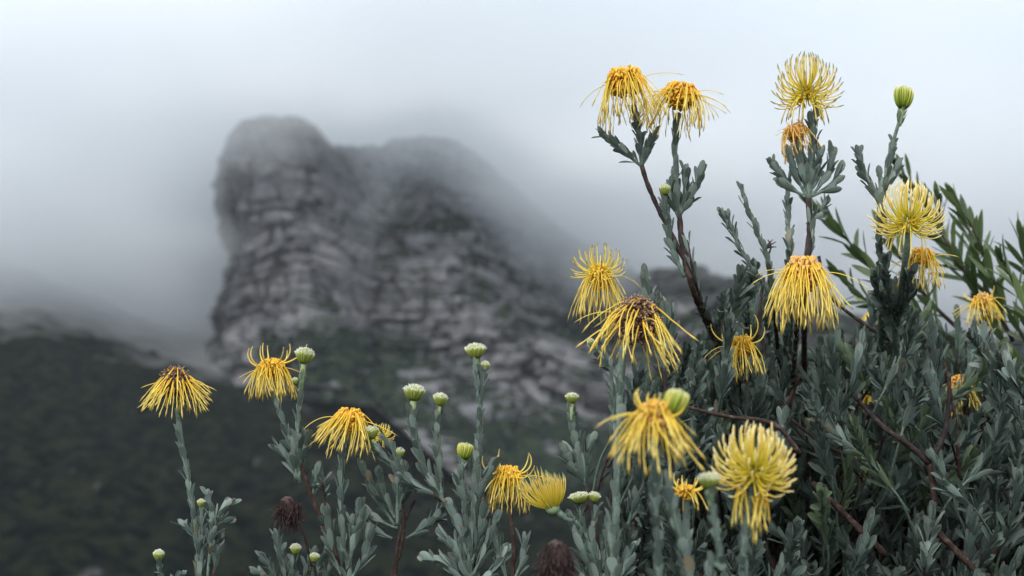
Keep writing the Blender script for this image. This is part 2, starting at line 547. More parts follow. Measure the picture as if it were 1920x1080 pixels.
def head_dead(c, axis, w_, h, rg, parent, label=None, n=220, core=None):
    b = MB()
    u = perp(axis); v = np.cross(axis, u)
    ell(b, c, axis, w_ * .34, h * .42, 0, .2)
    for i in range(n):
        a = rg.uniform(0, 6.28); e = rg.uniform(-1, 1); ce = math.sqrt(1 - e * e)
        s = math.cos(a) * u + math.sin(a) * v
        p = c + s * ce * w_ * .36 + axis * e * h * .42
        d = nrm(s * ce * .45 + axis * e * .2 - np.array([0, 0, 1.2]))
        pts = [p]
        for k in range(6):
            d = nrm(d + np.array([rg.gauss(0, .32), rg.gauss(0, .32), rg.gauss(0, .25) - .12]))
            pts.append(pts[-1] + d * w_ * .075)
        b.tube(pts, w_ * np.linspace(.018, .010, 7), 0, 4, rg.random())
    o = b.build("dead_flower_head", [core or M_DEAD], parent)
    if label: o["label"] = label
    return o

# ------------------------------------------------------------------ a plant = Empty on the ground + stem, foliage, heads
class Plant:
    def __init__(s, name, label, cat, px, d, seed, group=None):
        s.dive = 500 if px > 1600 else 540
        s.rg = random.Random(seed)
        p = P(px, 1080, d)
        s.root = bpy.data.objects.new(name, None)
        s.root.empty_display_size = .05
        s.root.location = (p[0], p[1], ground_z(p[0], p[1]))
        COL.objects.link(s.root)
        tag(s.root, label, cat, group)
        s.wood = MB(); s.green = MB(); s.leaf = MB()
        s.d = d
    def path(s, pts, d=None):
        d = d or s.d
        if d < 1.8 or pts[0][0] < 1300:
            return [P(q[0], q[1], (q[2] if len(q) > 2 else d)) for q in pts]
        return [P(q[0], q[1], d + .34 * max(0, min(1, (q[1] - s.dive) / 260.))) for q in pts]
    def stem(s, pts, r=(3.2, 2.2), mt=2, d=None, root=False, leaf_=None, sides=7):
        """pts from the bottom up in photo pixels; r in photo pixels; mt 0 dark bark, 1 reddish bark, 2 green"""
        q = s.path(pts, d)
        if root:
            g = np.array(s.root.location)
            q = [g - np.array([0, 0, .02]), g * .45 + q[0] * .55 + np.array([0.02, 0, -.05])] + q
        pth, L = spline(q, .006)
        n = len(pth); k = U(s.d)
        rad = np.linspace(r[0], r[1], n) * k
        if mt < 2:
            rad = rad * (1 + .10 * np.sin(np.arange(n) * 1.9) + .08 * np.array([s.rg.uniform(-1, 1) for _ in range(n)]))
        s.wood.tube(pth, rad, mt, sides, s.rg.random())
        if leaf_ is not None:
            a = dict(t0=0, t1=1); a.update(leaf_)
            if root and 't0' not in leaf_: a['t0'] = .3
            leafy(s.leaf, pth, s.rg, **a)
        return pth
    def finish(s):
        if s.wood.n: s.wood.build("stem", [M_BARK, M_BARKR, M_GSTEM], s.root)
        if s.leaf.n: s.leaf.build("foliage", [M_LEAF, M_LEAFD, M_YOUNG], s.root)

# ------------------------------------------------------------------ terrain
def hsh(ix, iy, seed=0):
    h = (ix.astype(np.int64) * 374761393 + iy.astype(np.int64) * 668265263 + seed * 1442695041) & 0xffffffff
    h = ((h ^ (h >> 13)) * 1274126177) & 0xffffffff
    h = h ^ (h >> 16)
    return (h & 0xffffff) / float(0xffffff)

def vnoise(x, y, seed=0):
    ix, iy = np.floor(x), np.floor(y)
    fx, fy = x - ix, y - iy
    fx = fx * fx * (3 - 2 * fx); fy = fy * fy * (3 - 2 * fy)
    a = hsh(ix, iy, seed); b = hsh(ix + 1, iy, seed); c = hsh(ix, iy + 1, seed); d = hsh(ix + 1, iy + 1, seed)
    return (a * (1 - fx) + b * fx) * (1 - fy) + (c * (1 - fx) + d * fx) * fy

def fbm(x, y, seed=0, oct_=4):
    s = 0; a = .5
    for i in range(oct_):
        s = s + a * vnoise(x, y, seed + i * 17); x = x * 2.03 + 5.1; y = y * 2.03 + 1.7; a *= .5
    return s

def sstep(a, b, x):
    t = np.clip((x - a) / (b - a), 0, 1)
    return t * t * (3 - 2 * t)

def gprofile(D):
    """ground height against distance: knoll under the camera, valley, rising slope"""
    return np.interp(D, [0, 6, 14, 60, 160, 260, 420, 600, 900, 1300, 2000, 4000],
                     [0, -.1, -1.2, -12, -24, -18, 8, 44, 88, 60, -10, -30])

def ground_h(x, y):
    x = np.asarray(x, float); y = np.asarray(y, float)
    D = np.maximum(y, 0) + .15 * np.abs(x) * sstep(30, 200, y)
    z = gprofile(D)
    az = x / np.maximum(y, 1)
    # the slope climbs steeply at the far left, and right of the frame
    z = z + sstep(.17, .40, -az) * (sstep(250, 700, y) * 20 + np.interp(y, [540, 650, 740, 850, 1000, 1200, 1700, 2600], [0, 9, 16, 30, 70, 105, 125, 40])) + sstep(.25, .55, az) * sstep(150, 700, y) * 30
    z = z - 28 * sstep(-.12, -.06, az) * sstep(.12, .07, az) * sstep(360, 470, y)
    far = sstep(20, 200, y)
    calm = 1 - .92 * sstep(-.14, -.2, az) * sstep(330, 450, y)
    z = z + far * ((fbm(x / 60., y / 60., 3) - .5) * 26 * calm + (fbm(x / 14., y / 14., 9) - .5) * 9 + (fbm(x / 4., y / 4., 19, 3) - .5) * 2.6)
    z = z + (1 - far) * (fbm(x / 1.4, y / 1.4, 5) - .5) * .10
    z = z + .82 * np.exp(-((y - 2.3) / 1.3) ** 2) * np.exp(-(x / 6.) ** 2)      # the bank the bushes grow on
    return z

def ground_z(x, y):
    return float(ground_h(np.array([x]), np.array([y]))[0])

def grid_mesh(name, X, Y, Z, mats, data=None, tone=None, smooth=True):
    if tone is None: tone = data * 0 + .5
    nr, nc = X.shape
    V = np.stack([X, Y, Z], -1).reshape(-1, 3)
    idx = np.arange(nr * nc).reshape(nr, nc)
    F = np.stack([idx[:-1, :-1], idx[:-1, 1:], idx[1:, 1:], idx[1:, :-1]], -1).reshape(-1, 4)
    me = bpy.data.meshes.new(name)
    me.vertices.add(len(V)); me.vertices.foreach_set("co", V.ravel())
    me.loops.add(F.size); me.loops.foreach_set("vertex_index", F.ravel())
    me.polygons.add(len(F)); me.polygons.foreach_set("loop_start", np.arange(0, F.size, 4))
    me.polygons.foreach_set("use_smooth", [smooth] * len(F))
    me.update(calc_edges=True)
    for m in mats: me.materials.append(m)
    if data is not None:
        at = me.color_attributes.new("data", 'FLOAT_COLOR', 'POINT')
        at.data.foreach_set("color", np.stack([data, tone, data, np.ones_like(data)], -1).ravel())
    o = bpy.data.objects.new(name, me); COL.objects.link(o)
    return o

# rock and scrub
def make_rock(name):
    m, n, b = mat(name)
    g = n.nodes.new("ShaderNodeNewGeometry")
    sp = n.nodes.new("ShaderNodeSeparateXYZ"); n.links.new(g.outputs["Normal"], sp.inputs[0])
    a = attr(n)
    mp = n.nodes.new("ShaderNodeMapping"); mp.inputs["Scale"].default_value = (1, 1, 3.4)
    n.links.new(g.outputs["Position"], mp.inputs["Vector"])
    n1 = noise(n, .11, 6.0, .65, mp.outputs[0])
    n2 = noise(n, .6, 5.0, .7)
    rock = ramp(n, n1, [(0.26, (0.105, 0.112, 0.122)), (0.42, (0.165, 0.170, 0.182)), (0.58, (0.205, 0.207, 0.218)), (0.78, (0.27, 0.262, 0.268))])
    rust = ramp(n, noise(n, .16, 4.0, .6), [(0.56, (0,) * 3), (0.70, (.55,) * 3)])
    rock = mixc(n, rust, rock, (0.17, 0.115, 0.085))
    rock = mixc(n, .45, rock, ramp(n, n2, [(.35, (0.08,) * 3), (.65, (.24, .235, .24))]))
    tn = ramp(n, a[1], [(0.0, (.42, .42, .42)), (0.15, (.98, 1.0, 1.04)), (0.5, (1.15, 1.16, 1.18)), (0.85, (1.36, 1.34, 1.33))])
    rock = mixc(n, 1.0, rock, tn, 'MULTIPLY')
    veg = ramp(n, noise(n, .19, 6.0, .72), [(0.36, (0.002, 0.003, 0.004)), (0.45, (0.005, 0.007, 0.008)), (0.51, (0.009, 0.012, 0.010)), (0.56, (0.018, 0.027, 0.015)), (0.61, (0.012, 0.014, 0.011)), (0.68, (0.034, 0.026, 0.024))])
    add = n.nodes.new("ShaderNodeMath"); add.operation = 'ADD'
    n.links.new(sp.outputs[2], add.inputs[0]); n.links.new(a[0], add.inputs[1])
    add2 = n.nodes.new("ShaderNodeMath"); add2.operation = 'ADD'
    sc = n.nodes.new("ShaderNodeMath"); sc.operation = 'MULTIPLY_ADD'; sc.inputs[1].default_value = 1.1; sc.inputs[2].default_value = -.55
    n.links.new(noise(n, .09, 5.0, .65), sc.inputs[0])
    n.links.new(add.outputs[0], add2.inputs[0]); n.links.new(sc.outputs[0], add2.inputs[1])
    veg = mixc(n, 1.0, veg, ramp(n, a[1], [(0.0, (1.0,) * 3), (0.15, (2.3, 2.4, 2.3))]), 'MULTIPLY')
    fac = ramp(n, add2.outputs[0], [(0.44, (0,) * 3), (0.60, (1,) * 3)])
    c = mixc(n, fac, rock, veg)
    n.links.new(c, b.inputs["Base Color"])
    b.inputs["Roughness"].default_value = .95
    b.inputs["Specular IOR Level"].default_value = .0
    bump(n, b, n2, 1.0, 1.6)
    return m
M_ROCK = make_rock("weathered_sandstone")

# ground sheet, fine near and coarse far
yy = np.concatenate([np.linspace(-40, -2, 20, endpoint=False), np.linspace(-2, 7, 60, endpoint=False), np.linspace(7, 20, 20, endpoint=False), np.geomspace(20, 900, 330, endpoint=False), np.geomspace(900, 4000, 40)])
uu_ = np.linspace(-1, 1, 420)
Yg = np.repeat(yy[:, None], len(uu_), 1)
half = np.interp(yy, [-40, 20, 600, 4000], [50, 50, 420, 3500])
Xg = uu_[None, :] * half[:, None]
Zg = ground_h(Xg, Yg)
# rockiness: mostly scrub, with outcrops
rk = sstep(.54, .62, fbm(Xg / 4., Yg / 6., 31)) * .70 * sstep(.40, .56, fbm(Xg / 40., Yg / 70., 35)) * sstep(180, 260, Yg)
gr = grid_mesh("hillside", Xg, Yg, Zg, [M_ROCK], .32 - rk, 0 * rk)
tag(gr, kind="structure")

# mountain: front face rising from the slope, going back over its top
SIL = [(300, 760), (370, 690), (384, 560), (378, 326), (392, 296), (418, 258), (448, 228), (492, 214), (560, 214), (594, 236), (618, 276),
       (660, 276), (715, 272), (745, 254), (790, 246), (840, 252), (885, 280), (930, 322), (990, 372), (1060, 430), (1130, 478),
       (1200, 506), (1260, 502), (1310, 494), (1350, 510), (1410, 524), (1500, 560), (1640, 600), (1850, 640), (2300, 700)]
FRONT_X = [380, 560, 640, 700, 780, 900, 1000, 1150, 1300, 1600, 2300]
FRONT_D = [640, 600, 612, 640, 628, 600, 600, 590, 560, 560, 560]
LEAN_X = [380, 600, 660, 740, 860, 1000, 1130, 1220, 1350, 2300]
LEAN_D = [26, 30, 70, 150, 190, 260, 280, 60, 50, 60]
NC, NRf, NRt = 640, 330, 46
wrap = 46
cols = np.arange(NC)
pxc = np.where(cols < wrap, 378.0, 378.0 + ((cols - wrap) / (NC - 1 - wrap)) ** 1.12 * (2300 - 378))
backc = np.where(cols < wrap, (1 - cols / wrap) ** 1.3 * 150, 0)
topy = np.interp(pxc, [s_[0] for s_ in SIL[3:]], [s_[1] for s_ in SIL[3:]])
basy = np.interp(pxc, [398, 700, 900, 1150, 1400, 2300], [740, 760, 930, 960, 900, 860])
fd = np.interp(pxc, FRONT_X, FRONT_D); ld = np.interp(pxc, LEAN_X, LEAN_D)
Xm = np.zeros((NRf + NRt, NC)); Ym = Xm.copy(); Zm = Xm.copy(); Vg = Xm.copy()
for r_ in range(NRf + NRt):
    if r_ < NRf:
        t = r_ / (NRf - 1)
        py = basy + (topy - basy) * t
        e = np.clip((t - .86) / .14, 0, 1)
        # crags below step back as they rise; the cliff itself is nearly upright
        foot = np.interp(pxc, [398, 600, 760, 1150, 1500], [20, 60, 120, 170, 120])
        d = fd - foot * (1 - sstep(0, .42, np.full(NC, t))) + ld * sstep(.45, 1.0, np.full(NC, t)) + 12 * (1 - np.sqrt(1 - e * e))
        back = 0
    else:
        t = 1.0; k = (r_ - NRf + 1) / NRt
        py = topy; d = fd + ld + 12; back = k
    v = (540 - py) / F_PX * d; x = (pxc - 960) / F_PX * d
    z = CAM_Z + d * math.sin(PITCH) + v * math.cos(PITCH)
    y = d * math.cos(PITCH) - v * math.sin(PITCH) + backc
    if back:
        y = y + back * 170; z = z - 8 * back - 40 * back ** 2; x = x + back * 20
    # the left edge bulges and undercuts with height
    el = np.interp(z, [20, 52, 66, 86, 98, 111, 120, 128, 143, 158], [-14, -6, -3, -2.5, 2.5, 5.0, 3.5, -1, -2, 1])
    lw = sstep(640, 378, pxc)
    x = x + el * lw
    Xm[r_], Ym[r_], Zm[r_] = x, y, z
# rounded left flank
fl = sstep(450, 378, pxc) ** 1.6 * 22
Ym += fl[None, :]
# blocks and strata
Wz = Zm + (fbm(Xm / 45., Zm / 50., 71) - .5) * 20 + Xm * .06
def blocks(lay_h, cw, seed):
    li = np.floor(Wz / lay_h + .35 * hsh(np.floor(Xm / (cw * 4)), Xm * 0, seed))
    off = hsh(li, li * 0 + 3, seed + 1)
    xx = Xm / cw + off * 7.3 + (fbm(Xm / 25., Zm / 12., seed + 5) - .5) * 1.2
    ci = np.floor(xx)
    fx = xx - ci; fz = Wz / lay_h - np.floor(Wz / lay_h)
    v = hsh(ci, li, seed + 2)
    crack = 1 - sstep(0, .07, fx) * sstep(0, .07, 1 - fx)
    ledge = 1 - sstep(0, .12, fz)
    return v, crack, ledge, off
v1, c1, l1, o1 = blocks(11.0, 15.0, 101)
v2, c2, l2, o2 = blocks(4.6, 6.0, 202)
v3, c3, l3, o3 = blocks(23.0, 36.0, 303)
disp = 9 * (v3 - .5) + 7 * (v1 - .5) + 3.5 * (v2 - .5) - 3.5 * c1 - 1.2 * c2 - 2.0 * l1 - .6 * l2 - 4 * l3 - 5 * c3
ridge = 1 - np.abs(2 * fbm(Xm / 13., Zm / 50., 55) - 1) * 5
disp -= 2.2 * np.clip(ridge, 0, 1)
disp += 17 * (fbm(Xm / 26., Zm / 26., 11) - .5) + 3 * (fbm(Xm / 8., Zm / 7., 12) - .5)
rowf = np.minimum(np.arange(NRf + NRt) / 30., 1)[:, None]
topf = np.where(np.arange(NRf + NRt) < NRf, 1, np.maximum(.35, 1 - (np.arange(NRf + NRt) - NRf) / 20.))[:, None]
Ym -= disp * rowf * topf
lwf = np.where(cols < wrap + 60, np.maximum(0, 1 - cols / (wrap + 60.)), 0)[None, :]
Xm -= disp * .38 * lwf
Zm += (fbm(Xm / 12., Ym / 12., 44) - .5) * 3 * sstep(.80, 1, (np.arange(NRf + NRt) / NRf))[:, None]
# where scrub clings: ledges, the slope under the main cliff, the top
pyy = 540 - (Zm - CAM_Z - Ym * math.tan(PITCH)) / Ym * F_PX * .98
veg = -.16 + (fbm(Xm / 15., Zm / 8., 66) - .5) * 1.15 + .55 * sstep(.35, .8, l1) + .30 * sstep(.3, .8, l3)
PXm = np.repeat(pxc[None, :], NRf + NRt, 0) + (fbm(Xm / 14., Zm / 14., 67) - .5) * 230
# scrub-covered apron between the cliff and the lower crags
apr = sstep(420, 520, PXm) * sstep(760, 690, PXm) * sstep(600, 660, pyy)
veg = veg + .75 * apr + .30 * sstep(700, 950, pyy) + .30 * sstep(290, 250, pyy) + .45 * sstep(1150, 1230, PXm)
veg -= .06 * sstep(700, 790, PXm) * sstep(1120, 1040, PXm) * sstep(555, 590, pyy) * sstep(860, 790, pyy)
mt_ = grid_mesh("mountain", Xm, Ym, Zm, [M_ROCK], veg, .5 * v1 + .3 * v2 + .2 * v3)
tag(mt_, kind="structure")

# ------------------------------------------------------------------ air: thin even haze round everything, and the mist bank that swallows the summit
def volume_mat(name, col, dens, an=0.0):
    m = bpy.data.materials.new(name); m.use_nodes = True
    n = m.node_tree; n.nodes.clear()
    o = n.nodes.new("ShaderNodeOutputMaterial")
    v = n.nodes.new("ShaderNodeVolumePrincipled")
    v.inputs["Color"].default_value = (*col, 1)
    v.inputs["Density"].default_value = dens
    v.inputs["Anisotropy"].default_value = an
    n.links.new(v.outputs[0], o.inputs["Volume"])
    return m

FOG_SIG = 0.011
FOG = [  # px, py, distance of the mist's front
    (-500, 300, 560), (-500, 520, 640), (-500, 640, 760), (-500, 760, 1000), (-500, 950, 1300),
    (0, 0, 540), (0, 300, 560), (0, 450, 600), (0, 540, 570), (0, 620, 620), (0, 700, 760), (0, 800, 1000),
    (300, 0, 540), (300, 180, 545), (300, 300, 570), (300, 500, 580), (300, 600, 600), (300, 660, 640), (300, 720, 740), (300, 850, 1100),
    (400, 250, 620), (400, 330, 660), (400, 400, 690), (400, 600, 655), (400, 700, 720),
    (520, 165, 530), (520, 225, 600), (520, 300, 622), (520, 400, 640), (520, 600, 650), (520, 800, 900),
    (700, 215, 545), (700, 270, 700), (700, 340, 715), (700, 430, 670), (700, 600, 700), (700, 800, 900),
    (830, 185, 550), (820, 260, 750), (820, 340, 775), (820, 450, 760), (820, 650, 760),
    (930, 250, 530), (930, 330, 715), (930, 420, 785), (930, 500, 720), (930, 700, 900),
    (1050, 300, 520), (1050, 400, 670), (1050, 460, 775), (1050, 520, 740), (1050, 700, 900),
    (1150, 300, 520), (1150, 440, 620), (1150, 520, 650), (1150, 620, 800),
    (1300, 300, 520), (1300, 480, 590), (1300, 540, 610), (1300, 650, 760), (1300, 900, 1100),
    (1700, 300, 560), (1700, 520, 590), (1700, 650, 640), (1700, 900, 1000),
    (2400, 300, 560), (2400, 600, 600), (2400, 900, 900), (900, -400, 520), (-500, -400, 520), (2400, -400, 520)]
FOG = [q for q in FOG if not (q[0] < 420 and q[1] >= 500)]
def ground_depth(px, py):
    for d in np.arange(120, 2600, 5.0):
        p_ = P(px, py, d)
        if p_[2] < ground_z(p_[0], p_[1]): return d
    return 2600.0
def depths(px, py):
    d = np.arange(150., 1001., 5.)
    x = (px - 960.0) / F_PX * d; v = (540.0 - py) / F_PX * d
    below = CAM_Z + d * math.sin(PITCH) + v * math.cos(PITCH) < ground_h(x, d * math.cos(PITCH) - v * math.sin(PITCH))
    return d[np.argmax(below)] if below.any() else 1000.
for px_, ed in ((-350, 590), (-200, 590), (-80, 588), (0, 590), (60, 596), (120, 604), (180, 618), (240, 638), (300, 660), (360, 686)):
    for o_, T_ in ((100, .995), (70, .985), (45, .95), (20, .86), (0, .70), (-20, .50), (-45, .30), (-75, .16)):
        FOG.append((px_, ed + o_, min(depths(px_, ed + o_), 800.) + math.log(T_) / FOG_SIG))
    FOG += [(px_, ed - 110, 600), (px_, ed - 170, 592), (px_, ed - 240, 580), (px_, ed + 150, depths(px_, ed + 150) + 25), (px_, ed + 220, 640), (px_, ed + 320, 760)]
FOG += [(396, 500, 700), (392, 560, 700), (396, 620, 720), (430, 560, 700), (430, 640, 720), (1000, 350, 600), (1085, 400, 610), (890, 265, 660), (960, 330, 640), (1040, 385, 640), (1110, 440, 640)]
fp = np.array(FOG, float)
fr, fc = 110, 110
FX, FY = np.meshgrid(np.linspace(-900, 2800, fc), np.linspace(1150, -900, fr))
dist2 = ((FX[..., None] - fp[:, 0]) / 110.) ** 2 + ((FY[..., None] - fp[:, 1]) / 50.) ** 2 + .05
wt = 1 / dist2 ** 2.0
Dn = (wt * fp[:, 2]).sum(-1) / wt.sum(-1)
for _ in range(5):                                   # even out the front so that it has no pits
    q_ = np.pad(Dn, 1, mode='edge')
    Dn = (q_[1:-1, 1:-1] * 2 + q_[:-2, 1:-1] + q_[2:, 1:-1] + q_[1:-1, :-2] + q_[1:-1, 2:]) / 6.
Dn -= 16 * sstep(330, 430, FX) * sstep(820, 640, FX) * sstep(760, 640, FY)
Dn = Dn - (7 + 11 * sstep(350, 420, FX)) * (fbm(FX / 210. + 3, FY / 130., 801, 3) - .45)
def PV(px, py, d):
    x = (px - 960.0) / F_PX * d; v = (540.0 - py) / F_PX * d
    return np.stack([x, d * math.cos(PITCH) - v * math.sin(PITCH), CAM_Z + d * math.sin(PITCH) + v * math.cos(PITCH)], -1)
Vf = PV(FX, FY, Dn)
Vb = Vf.copy(); Vb[..., 1] = 1120; Vb[..., 0] = Vf[..., 0] * 1120 / Vf[..., 1]
Vf[..., 2] = np.maximum(Vf[..., 2], -39); Vb[..., 2] = np.maximum(Vf[..., 2], -38) + 4
allv = np.concatenate([Vf.reshape(-1, 3), Vb.reshape(-1, 3)])
idx = np.arange(fr * fc).reshape(fr, fc); nb = fr * fc
F = []
for i in range(fr - 1):
    for j in range(fc - 1):
        F.append((idx[i, j], idx[i, j + 1], idx[i + 1, j + 1], idx[i + 1, j]))
        F.append((nb + idx[i, j], nb + idx[i + 1, j], nb + idx[i + 1, j + 1], nb + idx[i, j + 1]))
for j in range(fc - 1):
    F.append((idx[0, j], nb + idx[0, j], nb + idx[0, j + 1], idx[0, j + 1]))
    F.append((idx[-1, j + 1], nb + idx[-1, j + 1], nb + idx[-1, j], idx[-1, j]))
for i in range(fr - 1):
    F.append((idx[i, 0], idx[i + 1, 0], nb + idx[i + 1, 0], nb + idx[i, 0]))
    F.append((idx[i, -1], nb + idx[i, -1], nb + idx[i + 1, -1], idx[i + 1, -1]))
me = bpy.data.meshes.new("mist_bank")
me.from_pydata(allv.tolist(), [], [tuple(int(q) for q in f_) for f_ in F])
me.materials.append(volume_mat("mist", (0.971, 0.9865, 1.0), FOG_SIG))
mist = bpy.data.objects.new("mist_bank", me); COL.objects.link(mist)
tag(mist, "pale grey mist bank swallowing the summit and filling the valley behind the crag", "mist", kind="stuff")

bx = [(x, y, z) for z in (-60, 1000) for y in (-60, 4200) for x in (-3800, 3800)]
me = bpy.data.meshes.new("haze")
me.from_pydata(bx, [], [(0, 2, 3, 1), (4, 5, 7, 6), (0, 1, 5, 4), (2, 6, 7, 3), (0, 4, 6, 2), (1, 3, 7, 5)])
me.materials.append(volume_mat("thin_haze", (0.88, 0.94, 1.0), 0.00006))
hz = bpy.data.objects.new("haze", me); COL.objects.link(hz)
tag(hz, "thin even haze between the flowers and the mountain", "haze", kind="stuff")

# ================================================================== PLANTS
OP = dict(smat=M_STYLEG)
UP = np.array([0, 0, 1.0])
G_STEMS = "flowering stems of the pincushion bush"

# --- far left stem with the withered head
p = Plant("pincushion_plant", "leftmost tall leafy stem topped by a withered yellow flower with a brown woolly crown", "flower stem", 372, 1.92, 1, G_STEMS)
p.stem([(374, 1110), (372, 1040), (362, 960), (350, 880), (338, 815), (331, 765)], (4.2, 3.4), 2, root=True,
       leaf_=dict(t0=.62, t1=.97, gap=.0048, L=(.028, .020), W=.0085, ang=(14, 10), tuft=0))
p.stem([(374, 1100), (378, 1020), (378, 962)], (3, 2.4), 2, leaf_=dict(gap=.005, L=(.022, .016), W=.008, ang=(16, 14), tuft=3))
for q, a in (([(388, 1095), (396, 1010), (412, 960), (428, 945)], 34), ([(392, 1060), (398, 985), (392, 935)], 24), ([(375, 1030), (362, 1000), (346, 985)], 40),
             ([(396, 1010), (408, 985), (424, 978)], 38), ([(396, 1100), (405, 1050), (414, 1010)], 14)):
    p.stem(q, (2.8, 2), 1 if a == 14 else 2, leaf_=dict(t0=.35, gap=.0034, L=(.020, .018), W=.0085, ang=(a, a - 6), bend=(-.5, .9), tuft=6))
head_hang(P(330, 716), axis_from(2, 4), 61 * U(), p.rg, p.root, "withered head with brown crown and yellow styles hanging evenly all round", M_BROWN, n=80, wool=420, knobs=50, stray=6, end=(125, 168), cap_r=.44, psi_r=(62, 122), rzf=.36)
bud(P(377, 952), UP, 16 * U(), 17 * U(), p.rg, p.root, None)
p.finish()

p = Plant("pincushion_plant", "lowest left shoot with one small cream tipped bud at the bottom edge", "flower stem", 302, 1.92, 2, G_STEMS)
p.stem([(304, 1120), (300, 1080), (298, 1058)], (3, 2.6), 2, root=True, leaf_=dict(t0=.9, gap=.004, L=(.018, .014), ang=(26, 20), tuft=3))
p.stem([(308, 1120), (322, 1090), (338, 1078)], (2.6, 2), 2, leaf_=dict(gap=.004, L=(.016, .014), ang=(36, 30), bend=(-.4, .8)))
bud(P(297, 1052), UP, 21 * U(), 22 * U(), p.rg, p.root, None, stalk=P(299, 1064))
p.finish()

# --- forked stem with crowned flower and green bud
p = Plant("pincushion_plant", "forked stem carrying a yellow flower with upswept horns beside a round green bud", "flower stem", 640, 1.92, 3, G_STEMS)
p.stem([(645, 1110), (630, 1040), (605, 980), (578, 915), (562, 868), (552, 842)], (6.0, 4.5), 1, root=True, leaf_=dict(t0=.72, t1=.9, gap=.012, L=(.026, .022), ang=(40, 30), tuft=0))
p.stem([(556, 868), (540, 815), (526, 780), (516, 752)], (4, 3.2), 2, leaf_=dict(gap=.0046, L=(.024, .018), W=.008, ang=(12, 10), tuft=0))
p.stem([(556, 868), (558, 800), (562, 740), (566, 712)], (4, 3.0), 2, leaf_=dict(gap=.0046, L=(.024, .018), W=.008, ang=(10, 10), tuft=0))
for q in ([(556, 900), (545, 868), (528, 850)], [(558, 900), (552, 865), (548, 842)], [(560, 900), (568, 860), (572, 835)], [(562, 905), (560, 870), (560, 840)]):
    p.stem(q, (3, 2), 2, leaf_=dict(t0=.2, gap=.004, L=(.030, .030), W=.011, ang=(22, 16), bend=(-.2, .6), tuft=3))
p.stem([(585, 930), (592, 905), (594, 885)], (2.5, 2), 2, leaf_=dict(gap=.004, L=(.02, .018), W=.009, ang=(20, 16), tuft=3))
head_hang(P(509, 690), axis_from(-4, 6), 60 * U(), p.rg, p.root, "yellow flower with a crown of upturned horns above the skirt", M_ORANGE, n=80, horns=9, horn_len=(.9, 1.35), knobs=60,
          spread=(110, 150), end=(168, 186), cap_r=.46, stray=10)
bud(P(569, 683), axis_from(6, 0), 36 * U(), 32 * U(), p.rg, p.root, "round green bud on a thick pale stalk", stalk=P(563, 738))
bud(P(555, 722), axis_from(-14, 0), 13 * U(), 15 * U(), p.rg, p.root, None)
p.finish()

p = Plant("dead_flower", "thin brown stem ending in a shaggy dried purple brown flower head", "dead flower", 592, 1.97, 4)
p.stem([(594, 1110), (584, 1060), (572, 1010), (560, 975)], (2.6, 2.2), 1, root=True)
head_dead(P(542, 955), axis_from(-18, 0), 54 * U(), 60 * U(), p.rg, p.root)
p.finish()

p = Plant("pincushion_plant", "stem whose yellow flower hangs swept to the left like a combed mop", "flower stem", 650, 1.92, 5, G_STEMS)
p.stem([(655, 1110), (646, 1040), (640, 950), (640, 880), (644, 815)], (4.6, 3.4), 2, root=True, leaf_=dict(t0=.58, t1=.98, gap=.0046, L=(.032, .022), W=.0095, ang=(16, 12), tuft=0))
for q in ([(652, 1060), (668, 1010), (676, 960)], [(650, 1070), (662, 1020), (662, 985)], [(640, 1080), (622, 1030), (614, 975)], [(655, 1090), (680, 1050), (690, 1005)]):
    p.stem(q, (3, 2), 2, leaf_=dict(t0=.2, gap=.0045, L=(.032, .028), W=.010, ang=(22, 16), tuft=4))
p.stem([(612, 985), (608, 930), (604, 895)], (3, 2), 1, leaf_=dict(t0=.6, gap=.003, L=(.018, .016), W=.009, ang=(52, 40), bend=(-.8, 1.2), tuft=4))
head_hang(P(656, 786), axis_from(6, 2), 69 * U(), p.rg, p.root, "golden flower swept down to the left", M_ORANGE, n=84, knobs=90, sweep=(-.34, 0, .0), end=(140, 178), cap_r=.44, stray=3)
p.finish()

p = Plant("leafy_pincushion_plant", "low leafy shoots with two small pale buds behind the dried flower stem", "leafy shoots", 555, 2.02, 6)
for q in ([(540, 1120), (532, 1060), (520, 1010)], [(550, 1120), (548, 1080), (552, 1050)], [(565, 1120), (575, 1070), (586, 1040)], [(530, 1120), (512, 1075), (498, 1050)],
          [(575, 1120), (596, 1065), (612, 1030)], [(520, 1120), (505, 1090), (488, 1078)], [(600, 1120), (612, 1080), (620, 1056)]):
    p.stem(q, (2.8, 2), 2, leaf_=dict(t0=.1, gap=.0036, L=(.024, .021), W=.0095, ang=(28, 20), bend=(-.3, .8), tuft=5))
p.stem([(560, 1200), (552, 1120)], (4, 3), 1, root=True)
bud(P(554, 1040), UP, 20 * U(2.02), 20 * U(2.02), p.rg, p.root, None)
bud(P(588, 1055), axis_from(8), 18 * U(2.02), 18 * U(2.02), p.rg, p.root, None)
p.finish()

